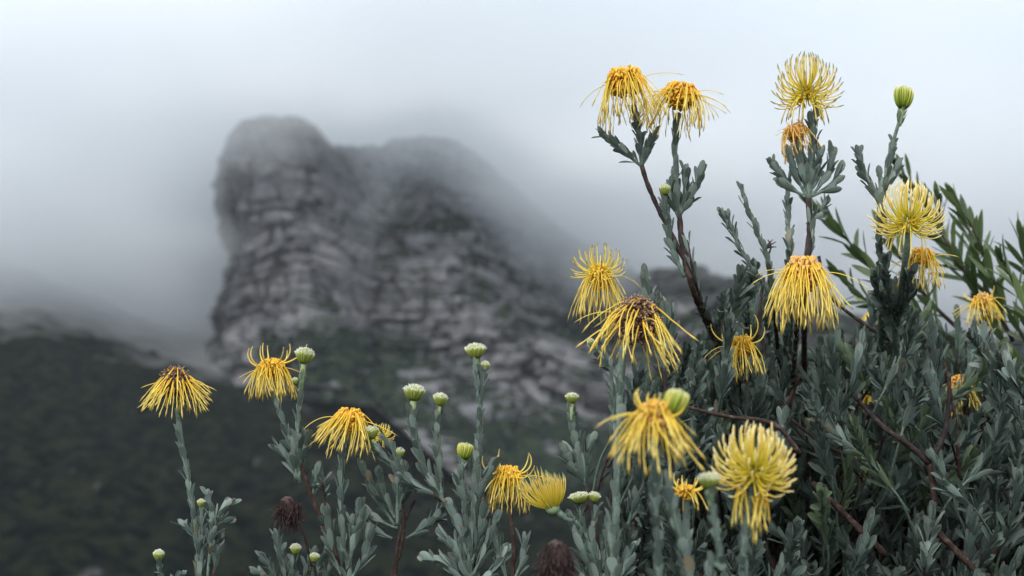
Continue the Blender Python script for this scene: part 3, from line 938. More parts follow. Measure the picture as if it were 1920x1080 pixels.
# --- three-armed stem in the middle
p = Plant("pincushion_plant", "branching stem with two upright cream tipped buds and another on its left arm", "flower stem", 885, 1.92, 7, G_STEMS)
p.stem([(888, 1120), (888, 1050), (868, 990), (835, 945), (812, 925)], (5.2, 4.5), 1, root=True)
p.stem([(835, 945), (808, 900), (786, 850), (774, 800), (772, 778)], (4.6, 3.2), 2, leaf_=dict(t0=.08, gap=.0040, L=(.030, .022), W=.010, ang=(20, 16), tuft=0))
p.stem([(830, 945), (826, 900), (820, 840), (820, 798), (822, 778)], (4, 3), 2, leaf_=dict(t0=.1, gap=.0042, L=(.028, .020), W=.009, ang=(14, 12), tuft=3))
p.stem([(822, 930), (775, 905), (735, 870), (708, 842)], (4, 3), 2, leaf_=dict(t0=.05, gap=.0038, L=(.028, .024), W=.010, ang=(20, 18), tuft=0))
p.stem([(760, 905), (752, 880), (750, 862)], (3, 2.4), 2, leaf_=dict(gap=.004, L=(.022, .016), ang=(18, 14), tuft=0))
p.stem([(745, 985), (744, 900), (738, 850), (724, 828)], (3, 2.4), 2, leaf_=dict(t0=.2, gap=.005, L=(.026, .022), ang=(16, 20), tuft=4))
bud(P(775, 752), axis_from(5), 39 * U(), 32 * U(), p.rg, p.root, "larger bud of the upright pair", stalk=P(773, 792))
bud(P(824, 762), axis_from(6), 28 * U(), 26 * U(), p.rg, p.root, "smaller bud of the upright pair", stalk=P(822, 792))
bud(P(698, 824), axis_from(-12), 28 * U(), 26 * U(), p.rg, p.root, "bud at the tip of the leaning arm", stalk=P(706, 846))
bud(P(751, 858), axis_from(-4), 17 * U(), 19 * U(), p.rg, p.root, None)
head_open(P(716, 820, 1.97), axis_from(8), 24 * U(), p.rg, p.root, "small half opened yellow flower behind the leaning bud", M_STYLEG, droop=6, n=44, sr=.0007)
p.finish()

p = Plant("leafy_pincushion_plant", "budless leafy shoots on a pair of crossing reddish twigs under the leaning bud arm", "leafy shoots", 748, 1.95, 8)
p.stem([(736, 1120), (750, 1040), (758, 980), (752, 930)], (4.5, 3.4), 1, root=True)
p.stem([(740, 1110), (748, 1010), (778, 935)], (3.6, 2.6), 1)
for q in ([(740, 985), (705, 930), (686, 885)], [(742, 975), (722, 935), (712, 895)], [(745, 990), (728, 985), (705, 972)], [(750, 960), (756, 920), (760, 885)], [(735, 1010), (715, 1000), (694, 990)],
          [(762, 1010), (800, 985), (824, 960)]):
    p.stem(q, (3, 2.2), 2, d=1.95, leaf_=dict(t0=.15, gap=.0036, L=(.026, .023), W=.010, ang=(24, 17), bend=(-.3, .6), tuft=5))
p.finish()

# --- tall bud stem
p = Plant("pincushion_plant", "tall straight stem ending in a round white topped bud with a tiny bud beside it", "flower stem", 888, 1.90, 9, G_STEMS)
p.stem([(885, 1120), (884, 1020), (890, 920), (896, 830), (900, 760), (896, 715), (893, 690)], (5, 3), 2, root=True, leaf_=dict(t0=.6, gap=.0036, L=(.030, .018), W=.0095, ang=(16, 12), tuft=0))
p.stem([(900, 745), (908, 715), (909, 700)], (2.4, 2), 2, leaf_=dict(gap=.004, L=(.014, .012), W=.006, ang=(20, 14), tuft=2))
bud(P(892, 673), axis_from(-2), 38 * U(), 30 * U(), p.rg, p.root, "round bud with white bristled top", stalk=P(894, 706), n=150)
bud(P(909, 696), axis_from(4), 17 * U(), 20 * U(), p.rg, p.root, None)
p.stem([(880, 1060), (872, 960), (866, 900), (866, 876)], (3.4, 2.6), 2, leaf_=dict(t0=.3, gap=.0045, L=(.026, .018), ang=(18, 18), tuft=0))
bud(P(869, 862), axis_from(10), 30 * U(), 32 * U(), p.rg, p.root, "lower opening bud with curled green florets", big=True, stalk=P(866, 885))
for q in ([(884, 1060), (900, 990), (904, 930)], [(882, 1060), (868, 1000), (848, 960)], [(886, 1080), (910, 1030), (926, 985)], [(884, 1090), (860, 1040), (836, 1010)], [(890, 1000), (892, 950), (898, 900)],
          [(880, 1100), (846, 1065), (815, 1050)], [(884, 1100), (868, 1060), (868, 1020)], [(890, 1110), (925, 1070), (940, 1040)], [(884, 960), (868, 930), (862, 905)], [(888, 950), (905, 910), (920, 880)]):
    p.stem(q, (3, 2.2), 2, leaf_=dict(t0=.1, gap=.0042, L=(.034, .028), W=.0105, ang=(20, 15), tuft=5))
p.finish()

p = Plant("pincushion_plant", "short dark stem with a golden flower that has long crooked horns reaching up and right", "flower stem", 962, 1.90, 10, G_STEMS)
p.stem([(964, 1120), (964, 1040), (958, 970), (954, 925)], (5, 4), 1, root=True)
for q in ([(960, 1100), (978, 1050), (982, 1020)], [(955, 1100), (938, 1050), (930, 1010)]):
    p.stem(q, (3, 2.2), 2, leaf_=dict(t0=.2, gap=.0045, L=(.028, .024), ang=(18, 14), tuft=4))
head_hang(P(952, 893), axis_from(2, 4), 65 * U(), p.rg, p.root, None, M_ORANGE, n=80, horns=6, horn_len=(.7, 1.35), knobs=90, spread=(120, 150), end=(166, 186), cap_r=.42, stray=4)
p.finish()

p = Plant("pincushion_plant", "bent stalk with a half opened lime yellow flower fanning up above pale white buds", "flower stem", 1110, 1.88, 11, G_STEMS)
p.stem([(1130, 1120), (1118, 1060), (1100, 1005), (1078, 975)], (5, 4), 2, root=True, leaf_=dict(t0=.8, gap=.005, L=(.028, .024), ang=(24, 18), tuft=4))
p.stem([(1078, 975), (1062, 972), (1046, 960)], (6, 7), 2)
b = MB(); ax = axis_from(-12, 8); c = P(1036, 952, 1.88)
ell(b, c, nrm(P(1030, 940) - P(1050, 964)), 14 * U(), 14 * U(), 0)
o = b.build("flower_head", [M_STALK], p.root); o["label"] = "half opened flower with all its styles fanned upwards"
b = MB(); u_ = perp(ax); v_ = np.cross(ax, u_)
for i in range(92):
    a = i * 2.39996; s_ = math.cos(a) * u_ + math.sin(a) * v_
    k = ((i + .5) / 92) ** .6
    left = np.dot(s_, [-1, 0, 0])
    L_ = (70 + 8 * left) * U() * p.rg.uniform(.85, 1.08)
    pts = arc_path(c + s_ * 9 * U() * k, ax, s_, (52 + 22 * max(0, left)) * k + 8, (2 + 26 * max(0, left)) * k - 4, L_, 9, .8)
    style_tube(b, pts, .00085, 0, p.rg, 1.5)
b.build("styles", [M_STYLEG], o)
bud(P(1088, 945, 1.88), axis_from(-10), 36 * U(), 22 * U(), p.rg, p.root, "flat topped white bud")
bud(P(1112, 942, 1.88), axis_from(14), 22 * U(), 20 * U(), p.rg, p.root, None)
p.stem([(1105, 1030), (1112, 985), (1118, 950)], (3, 2.2), 2, leaf_=dict(t0=.2, gap=.004, L=(.016, .012), W=.007, ang=(20, 16), tuft=0))
p.stem([(1090, 1010), (1088, 975), (1088, 950)], (3, 2.6), 2, leaf_=dict(t0=.1, gap=.004, L=(.016, .014), W=.008, ang=(24, 20), tuft=0))
for q in ([(1120, 1100), (1100, 1050), (1084, 1010)], [(1130, 1110), (1142, 1050), (1140, 1005)], [(1125, 1110), (1118, 1060), (1112, 1025)], [(1125, 1120), (1160, 1080), (1180, 1040)], [(1115, 1130), (1095, 1090), (1080, 1060)]):
    p.stem(q, (3, 2.2), 2, leaf_=dict(t0=.1, gap=.0042, L=(.034, .030), W=.011, ang=(20, 15), tuft=5))
p.finish()

p = Plant("pincushion_plant", "single dense leafy shoot with a small cream bud standing clear of the others", "flower stem", 1120, 1.95, 12, G_STEMS)
p.stem([(1128, 1120), (1118, 1000), (1104, 940), (1098, 910)], (5, 4.4), 0, root=True)
p.stem([(1098, 912), (1086, 860), (1078, 810), (1073, 778)], (4, 3), 2, leaf_=dict(t0=.0, gap=.0030, L=(.032, .022), W=.0105, ang=(34, 20), bend=(.1, .6), tuft=2))
p.stem([(1098, 912), (1098, 870), (1106, 835)], (3, 2.4), 2, leaf_=dict(t0=.1, gap=.0034, L=(.030, .024), W=.010, ang=(34, 22), bend=(.1, .6), tuft=5))
p.stem([(1098, 912), (1076, 875), (1062, 850)], (3, 2.4), 2, leaf_=dict(t0=.1, gap=.0034, L=(.028, .024), W=.010, ang=(32, 22), bend=(.1, .6), tuft=5))
bud(P(1072, 757), axis_from(2), 25 * U(), 21 * U(), p.rg, p.root, None, stalk=P(1072, 790))
p.finish()

p = Plant("dead_flower", "big furry blackish brown dead flower head at the bottom edge, close to the viewer", "dead flower", 1050, 1.45, 13)
p.stem([(1056, 1180), (1052, 1120), (1048, 1075)], (6, 5), 0, root=True)
head_dead(P(1047, 1058, 1.45), axis_from(-8), 76 * U(1.45), 112 * U(1.45), p.rg, p.root, None, 420)
p.finish()

# --- centre right: spidery flower, withered swept flower, thick stem
p = Plant("pincushion_plant", "stem with a spidery yellow flower seen against the mist, bare of leaves at its neck", "flower stem", 1150, 1.95, 14, G_STEMS)
p.stem([(1160, 1120), (1158, 900), (1150, 760), (1146, 700), (1134, 645), (1127, 590), (1124, 545)], (4.4, 3), 2, root=True, leaf_=dict(t0=.80, t1=.97, gap=.0046, L=(.022, .016), W=.007, ang=(24, 14), bend=(-.5, .9), tuft=0))
p.stem([(1148, 700), (1128, 672), (1114, 655)], (2.6, 2), 2, leaf_=dict(gap=.003, L=(.018, .014), W=.008, ang=(30, 20), bend=(-.6, 1.0), tuft=3))
bud(P(1111, 650), axis_from(-20), 14 * U(), 17 * U(), p.rg, p.root, None)
head_hang(P(1123, 520), axis_from(0, 14), 80 * U(), p.rg, p.root, "spidery flower with styles thrown out in every direction", M_ORANGE, n=58, knobs=46, spread=(100, 140), end=(150, 185), cap_r=.28, stray=4)
b = MB(); c = P(1123, 508)
for i in range(50):
    a = i * 2.39996; ax = axis_from(0, 14); u_ = perp(ax); v_ = np.cross(ax, u_); s_ = math.cos(a) * u_ + math.sin(a) * v_
    th = 15 + 100 * ((i + .5) / 50) ** .8
    pts = arc_path(c + s_ * 4 * U(), ax, s_, th + 20, th - p.rg.uniform(20, 75), 58 * U() * p.rg.uniform(.85, 1.15), 10, 1.2)
    style_tube(b, pts, .00085, 0, p.rg)
b.build("styles", [M_STYLEG], p.root.children[-1] if False else [q for q in p.root.children if q.name.startswith("flower_head")][0])
p.finish()

p = Plant("pincushion_plant", "thick straight stem under a withered brown crowned flower sweeping down to the right", "flower stem", 1152, 1.72, 15, G_STEMS)
p.stem([(1152, 1130), (1154, 960), (1160, 820), (1163, 720), (1168, 650)], (8.5, 6.5), 2, root=True, leaf_=dict(t0=.6, t1=.97, gap=.0056, L=(.028, .022), W=.012, ang=(17, 13), tuft=0, off=.004))
head_hang(P(1195, 600, 1.74), axis_from(18, 4), 92 * U(1.74), p.rg, p.root, "withered head with a brown felted crown, swept to the right", M_BROWN, n=70, wool=520, knobs=70, sweep=(.50, -.10, -.05), end=(130, 168), cap_r=.42, stray=3, sr=.00095, psi_r=(55, 118), rzf=.36)
p.finish()

p = Plant("leafy_pincushion_plant", "upright grey green shoots without flowers between the swept brown flower and the woody fork", "leafy shoots", 1240, 2.0, 16)
p.stem([(1270, 1120), (1262, 900), (1250, 760), (1246, 690)], (5, 4), 0, root=True)
for q in ([(1248, 700), (1232, 610), (1218, 555)], [(1250, 700), (1248, 620), (1240, 580)], [(1246, 690), (1258, 640), (1256, 590)], [(1216, 590), (1212, 550), (1210, 530)]):
    p.stem(q, (3, 2.2), 2, d=2.0, leaf_=dict(t0=.1, gap=.0040, L=(.030, .026), W=.010, ang=(20, 14), tuft=5))
p.finish()

# --- woody fork with two flowers at the top
p = Plant("pincushion_plant", "dark woody forked stem leaning left with two drooping golden flowers at its top", "flower stem", 1520, 1.95, 17, G_STEMS)
p.stem([(1560, 1160), (1500, 960), (1448, 830), (1408, 760), (1368, 690), (1330, 615), (1300, 545), (1284, 480)], (7.5, 6), 1, root=True)
p.stem([(1292, 505), (1262, 445), (1236, 395), (1214, 345), (1203, 310)], (4.6, 4.6), 0)
p.stem([(1203, 312), (1202, 280), (1196, 240), (1188, 195)], (4, 3.6), 2, leaf_=dict(t0=0, t1=.85, gap=.0030, L=(.026, .016), W=.010, ang=(26, 14), bend=(0, .6), tuft=0))
p.stem([(1203, 312), (1176, 290), (1150, 268), (1132, 252)], (3.2, 2.4), 2, leaf_=dict(t0=.1, gap=.0034, L=(.022, .019), W=.009, ang=(34, 30), bend=(-.2, .6), tuft=4))
p.stem([(1203, 308), (1214, 282), (1222, 262)], (3, 2.2), 2, leaf_=dict(t0=.1, gap=.0034, L=(.024, .020), W=.009, ang=(26, 18), tuft=4))
p.stem([(1290, 510), (1278, 450), (1274, 400)], (6.5, 5), 0)
p.stem([(1284, 520), (1262, 470), (1252, 420), (1246, 372)], (4, 3), 2, leaf_=dict(t0=.1, gap=.0036, L=(.026, .022), W=.010, ang=(22, 18), tuft=4))
p.stem([(1274, 402), (1268, 350), (1266, 290), (1268, 215)], (4.4, 3.6), 2, leaf_=dict(t0=.0, t1=.95, gap=.0046, L=(.030, .020), W=.0095, ang=(20, 10), tuft=0))
p.stem([(1274, 405), (1292, 375), (1306, 345), (1312, 328)], (3.2, 2.4), 2, leaf_=dict(t0=.1, gap=.0034, L=(.026, .022), W=.010, ang=(26, 18), tuft=4))
p.stem([(1272, 405), (1284, 365), (1286, 330)], (3, 2.2), 2, leaf_=dict(t0=.1, gap=.0040, L=(.026, .022), W=.010, ang=(20, 14), tuft=4))
p.stem([(1272, 408), (1258, 370), (1262, 335)], (3, 2.2), 2, leaf_=dict(t0=.1, gap=.0044, L=(.026, .022), W=.010, ang=(20, 14), tuft=4))
p.stem([(1325, 600), (1302, 520), (1288, 450)], (3, 2.4), 0, leaf_=dict(t0=0, gap=.0080, L=(.026, .022), W=.009, ang=(22, 14), tuft=0))
p.stem([(1398, 750), (1352, 650), (1318, 575)], (3, 2.4), 0, leaf_=dict(t0=0, gap=.0058, L=(.034, .030), W=.010, ang=(26, 18), tuft=0))
p.stem([(1340, 650), (1352, 600), (1356, 560)], (3, 2.2), 2, leaf_=dict(t0=0, gap=.005, L=(.030, .026), W=.010, ang=(18, 14), tuft=4))
bud(P(1247, 366), axis_from(2), 20 * U(), 22 * U(), p.rg, p.root, None)
head_hang(P(1172, 152), axis_from(-6, 6), 86 * U(), p.rg, p.root, "left one of the pair of golden flowers, its skirt full and long", M_ORANGE, n=80, knobs=150, spread=(120, 150), end=(160, 186), cap_r=.44, stray=3, sweep=(.08, 0, 0))
head_hang(P(1276, 178), axis_from(8, 4), 78 * U(), p.rg, p.root, "right one of the pair, flatter, with brown curled tips on its right", M_ORANGE, n=66, knobs=130, end=(150, 182), cap_r=.46, stray=14, sr=.0008, start=(95, 140))
p.finish()

p = Plant("leafy_pincushion_plant", "two slender bare twigs with small leaf tufts standing alone against the mist", "leafy shoots", 1450, 2.0, 18)
p.stem([(1480, 1120), (1470, 800), (1455, 620), (1448, 560)], (5, 4), 0, root=True)
p.stem([(1448, 560), (1442, 500), (1422, 440), (1402, 392), (1392, 358)], (3.4, 2.6), 2, d=2.0, leaf_=dict(t0=.1, gap=.0044, L=(.021, .017), W=.008, ang=(22, 18), bend=(-.1, .6), tuft=5))
p.stem([(1448, 560), (1412, 505), (1384, 460), (1366, 410)], (3.2, 2.4), 2, d=2.0, leaf_=dict(t0=.2, gap=.0046, L=(.021, .017), W=.008, ang=(20, 20), bend=(-.1, .6), tuft=6))
p.stem([(1366, 430), (1360, 412), (1352, 400)], (2.4, 2), 2, d=2.0, leaf_=dict(gap=.004, L=(.018, .014), W=.007, ang=(30, 30), tuft=3))
p.stem([(1440, 480), (1446, 462), (1440, 450)], (1.8, 1), 0, d=2.0)
for a in range(7):
    q = P(1436, 466, 2.0); e = P(1436 + math.cos(a) * 16 + 4, 466 - abs(math.sin(a * 1.7)) * 14 - 3, 2.0 + .006 * math.sin(a * 3))
    p.wood.tube([q, (q + e) / 2 + [0, 0, .001], e], [.0012, .0011, .0004], 0, 4)
p.finish()

# --- tall full bloom
p = Plant("pincushion_plant", "stem ending in the highest fully open spidery yellow flower with dark style tips", "flower stem", 1515, 1.92, 19, G_STEMS)
p.stem([(1520, 1150), (1510, 800), (1508, 620), (1512, 520), (1518, 430), (1516, 372)], (6.5, 6), 0, root=True)
p.stem([(1508, 500), (1520, 440), (1518, 375)], (5.5, 4.5), 2, leaf_=dict(gap=.0064, L=(.028, .024), W=.009, ang=(10, 8), tuft=0, off=.003))
p.stem([(1516, 376), (1520, 320), (1524, 270), (1524, 228)], (5.2, 4.6), 2, leaf_=dict(t0=.1, gap=.0034, L=(.028, .020), W=.0105, ang=(18, 10), tuft=0))
p.stem([(1524, 250), (1522, 232), (1526, 222)], (4, 4), 2, leaf_=dict(gap=.0028, L=(.026, .020), W=.009, ang=(24, 20), tuft=5))
for q in ([(1516, 372), (1540, 345), (1556, 312), (1558, 290)], [(1518, 370), (1556, 350), (1572, 325)], [(1514, 372), (1498, 340), (1484, 302)], [(1514, 372), (1480, 350), (1462, 322)],
          [(1516, 372), (1506, 330), (1500, 290)], [(1516, 372), (1530, 330), (1534, 300)], [(1516, 374), (1516, 345), (1512, 318)]):
    p.stem(q, (3.2, 2.4), 2, leaf_=dict(t0=.25, gap=.0034, L=(.028, .024), W=.0105, ang=(20, 14), bend=(0, .5), tuft=5))
p.stem([(1512, 420), (1538, 400), (1548, 380)], (2.6, 2), 2, leaf_=dict(t0=.2, gap=.0036, L=(.020, .016), W=.008, ang=(26, 22), tuft=4))
head_open(P(1513, 172), axis_from(-2, 14), 62 * U(), p.rg, p.root, None, M_STYLEG, droop=16, n=104)
p.finish()

p = Plant("pincushion_plant", "slender leafy stem with a small withered flower drooping just below the highest bloom", "flower stem", 1478, 1.95, 20, G_STEMS)
p.stem([(1486, 1150), (1484, 800), (1482, 520), (1478, 420), (1478, 350), (1488, 290), (1492, 262)], (5, 3.2), 2, root=True, leaf_=dict(t0=.58, t1=.96, gap=.0044, L=(.024, .020), W=.009, ang=(12, 16), tuft=0))
p.stem([(1478, 360), (1460, 330), (1448, 308)], (2.6, 2), 2, leaf_=dict(t0=.1, gap=.0042, L=(.020, .016), W=.008, ang=(22, 22), tuft=4))
head_hang(P(1492, 247), axis_from(-8, 0), 52 * U(), p.rg, p.root, None, M_PEACH, smat=M_STYLEF, n=40, knobs=70, wool=40, spread=(115, 140), end=(160, 186), cap_r=.48, stray=2, sr=.0007)
p.finish()

# --- yellow bud stem
p = Plant("pincushion_plant", "stem with one upright striped yellow green bud and a leafy side shoot curving left", "flower stem", 1650, 1.92, 21, G_STEMS)
p.stem([(1662, 1150), (1655, 800), (1652, 560), (1648, 440), (1650, 390), (1664, 320), (1676, 262), (1688, 222)], (5.4, 3.4), 2, root=True, leaf_=dict(t0=.55, t1=.98, gap=.0042, L=(.028, .016), W=.010, ang=(14, 13), tuft=2))
p.stem([(1650, 385), (1630, 345), (1616, 315), (1610, 290)], (3.6, 2.6), 2, leaf_=dict(t0=.05, gap=.0034, L=(.022, .019), W=.009, ang=(24, 18), tuft=5))
p.stem([(1650, 380), (1652, 350), (1650, 335)], (3, 2.2), 2, leaf_=dict(t0=.1, gap=.0034, L=(.022, .018), W=.009, ang=(24, 18), tuft=5))
p.stem([(1656, 360), (1672, 335), (1682, 312)], (3, 2.2), 2, leaf_=dict(t0=.1, gap=.0038, L=(.022, .018), W=.009, ang=(20, 16), tuft=4))
bud(P(1692, 205), axis_from(7, 0), 36 * U(), 45 * U(), p.rg, p.root, None, big=True, stalk=P(1686, 236))
p.finish()

# --- right full bloom
p = Plant("pincushion_plant", "stem in the upper right with a big open yellow bloom above wilted hanging styles", "flower stem", 1690, 1.88, 22, G_STEMS)
p.stem([(1690, 1150), (1684, 850), (1680, 640), (1690, 540), (1700, 470), (1704, 425)], (7, 6), 2, root=True, leaf_=dict(t0=.62, t1=.9, gap=.0050, L=(.032, .026), W=.0105, ang=(14, 10), tuft=0, off=.003))
head_open(P(1704, 414, 1.88), axis_from(2, 10), 64 * U(), p.rg, p.root, "big open bloom", M_STYLEP, droop=10, n=120, sr=.00095)
head_hang(P(1728, 482, 1.94), axis_from(4, 0), 62 * U(), p.rg, p.root, "wilted bloom hanging behind the open one", M_ORANGE, n=46, knobs=60, spread=(120, 150), end=(166, 186), cap_r=.40, stray=8)
for q in ([(1682, 600), (1664, 540), (1660, 490)], [(1682, 620), (1650, 560), (1640, 520)], [(1684, 600), (1700, 560), (1706, 520)]):
    p.stem(q, (3, 2.2), 2, leaf_=dict(t0=.1, gap=.0038, L=(.030, .026), W=.010, ang=(18, 14), tuft=5))
p.finish()

p = Plant("pincushion_plant", "stem with a large orange crowned flower whose long yellow skirt hangs over the foliage", "flower stem", 1500, 1.85, 23, G_STEMS)
p.stem([(1500, 1150), (1492, 900), (1486, 760), (1492, 640), (1502, 550), (1506, 525)], (6, 5), 1, root=True, leaf_=dict(t0=.7, t1=.92, gap=.010, L=(.026, .022), ang=(20, 14), tuft=0))
head_hang(P(1507, 512, 1.85), axis_from(2, 4), 102 * U(1.85), p.rg, p.root, None, M_PEACH, n=120, knobs=170, spread=(120, 145), end=(158, 184), cap_r=.33, stray=3, sr=.00095)
p.finish()

p = Plant("pincushion_plant", "stem with a ragged yellow flower half hidden behind leaves right of the woody fork", "flower stem", 1400, 2.0, 24, G_STEMS)
p.stem([(1420, 1150), (1410, 850), (1398, 720), (1392, 665)], (4.5, 3.6), 1, root=True)
head_hang(P(1392, 648, 2.0), axis_from(-6, 0), 62 * U(2.0), p.rg, p.root, None, M_ORANGE, n=44, horns=8, horn_len=(.9, 1.3), knobs=60, spread=(120, 150), end=(166, 186), cap_r=.34, stray=4)
p.finish()

# --- nearer, out of focus
p = Plant("pincushion_plant", "near blurred flower combed down to the right with pale curled tips on its left", "flower stem", 1225, 1.34, 25, G_STEMS)
dd = 1.34
p.stem([(1240, 1160), (1232, 1000), (1228, 900), (1226, 830)], (6, 5), 2, d=dd, root=True, leaf_=dict(t0=.6, gap=.005, L=(.022, .018), W=.010, ang=(18, 14), tuft=0))
head_hang(P(1228, 782, dd), axis_from(12, 6), 106 * U(dd), p.rg, p.root, "blurred flower with a pale pinkish crown", M_PEACH, n=56, horns=12, horn_len=(.42, .62), knobs=90, sweep=(.42, 0, .0), end=(128, 175), cap_r=.28, stray=3, sr=.00105)
bud(P(1258, 780, dd), axis_from(20, 0), 46 * U(dd), 52 * U(dd), p.rg, p.root, "blurred striped yellow bud", big=True, stalk=P(1240, 815, dd))
p.finish()

p = Plant("pincushion_plant", "near blurred stem with a large round open yellow bloom over long hanging styles", "flower stem", 1400, 1.44, 26, G_STEMS)
dd = 1.44
p.stem([(1400, 1160), (1392, 1060), (1400, 980), (1412, 905)], (8, 6), 2, d=dd, root=True, leaf_=dict(t0=.6, t1=.95, gap=.005, L=(.024, .020), W=.010, ang=(20, 14), tuft=0))
head_open(P(1414, 882, dd), axis_from(2, 16), 76 * U(dd), p.rg, p.root, "large blurred open bloom", M_STYLEP, droop=0, n=130, sr=.0010)
b = MB()
for i in range(20):
    a = p.rg.uniform(0, 6.28); ax = axis_from(2, 0); s_ = np.array([math.cos(a), math.sin(a), 0])
    c = P(1414 + p.rg.uniform(-34, 34), p.rg.uniform(900, 935), dd)
    pts = arc_path(c, ax, s_, p.rg.uniform(140, 165), p.rg.uniform(165, 184), p.rg.uniform(50, 100) * U(dd), 8, .7)
    style_tube(b, pts, .00105, 0, p.rg)
b.build("styles", [M_STYLE], [q for q in p.root.children if q.name.startswith("flower_head")][0])
p.finish()

p = Plant("pincushion_plant", "near blurred grey green stems carrying a single round cream bud beside the large bloom", "flower stem", 1330, 1.34, 27, G_STEMS)
dd = 1.34
p.stem([(1330, 1160), (1350, 1060), (1342, 990), (1331, 930)], (6, 4.5), 2, d=dd, root=True, leaf_=dict(t0=.6, gap=.005, L=(.020, .014), W=.009, ang=(20, 16), tuft=2))
p.stem([(1300, 1130), (1286, 1040), (1266, 970), (1254, 905)], (7, 5), 2, d=dd, leaf_=dict(t0=.0, gap=.0048, L=(.024, .018), W=.010, ang=(17, 13), tuft=3))
bud(P(1329, 918, dd), axis_from(0), 42 * U(dd), 32 * U(dd), p.rg, p.root, None, stalk=P(1333, 950, dd))
p.finish()

p = Plant("pincushion_plant", "small spent flower with a few curled yellow horns low between the two blurred blooms", "flower stem", 1290, 1.60, 28, G_STEMS)
p.stem([(1296, 1150), (1290, 1020), (1286, 945)], (5, 4), 2, root=True, leaf_=dict(t0=.7, gap=.006, L=(.026, .022), ang=(18, 14), tuft=2))
head_hang(P(1285, 922, 1.6), axis_from(4, 10), 46 * U(1.6), p.rg, p.root, None, M_ORANGE, n=10, horns=10, horn_len=(.6, 1.0), knobs=60, cap_r=.45, stray=2)
p.finish()

# --- flowers deep in the bush
for (x, y, r_, d_, cr, lb, sd) in (
        (1640, 592, 36, 2.35, M_PEACH, "small orange flower almost buried in leaves below the open upper right bloom", 31),
        (1842, 566, 52, 2.40, M_PEACH, "pale yellow flower half hidden behind leaves near the right edge, upper one", 32),
        (1800, 722, 62, 2.30, M_PEACH, "faded orange flower half hidden behind leaves near the right edge, lower one", 33),
        (1622, 862, 46, 2.30, M_ORANGE, "yellow styles hanging out of the dark foliage in the middle of the bush", 34),
        (1632, 745, 26, 2.20, M_ORANGE, "tiny lime yellow flower opening inside the bush", 35)):
    p = Plant("pincushion_plant", lb, "flower stem", x + 10, d_, sd, G_STEMS)
    p.stem([(x + 30, 1180), (x + 24, y + 150), (x + 6, y + 50), (x, y + 8)], (4.5, 3.5), 1, root=True)
    head_hang(P(x, y, d_), axis_from(p.rg.uniform(-15, 15), 0), r_ * U(d_), p.rg, p.root, None, cr, n=40, knobs=60, horns=6 if sd in (32, 35) else 0, spread=(115, 150), end=(155, 184), cap_r=.36, stray=6)
    p.finish()

# ------------------------------------------------------------------ the dense bush on the right
def in_poly(x, y, poly):
    c = False; j = len(poly) - 1
    for i in range(len(poly)):
        xi, yi = poly[i]; xj, yj = poly[j]
        if (yi > y) != (yj > y) and x < (xj - xi) * (y - yi) / (yj - yi) + xi: c = not c
        j = i
    return c

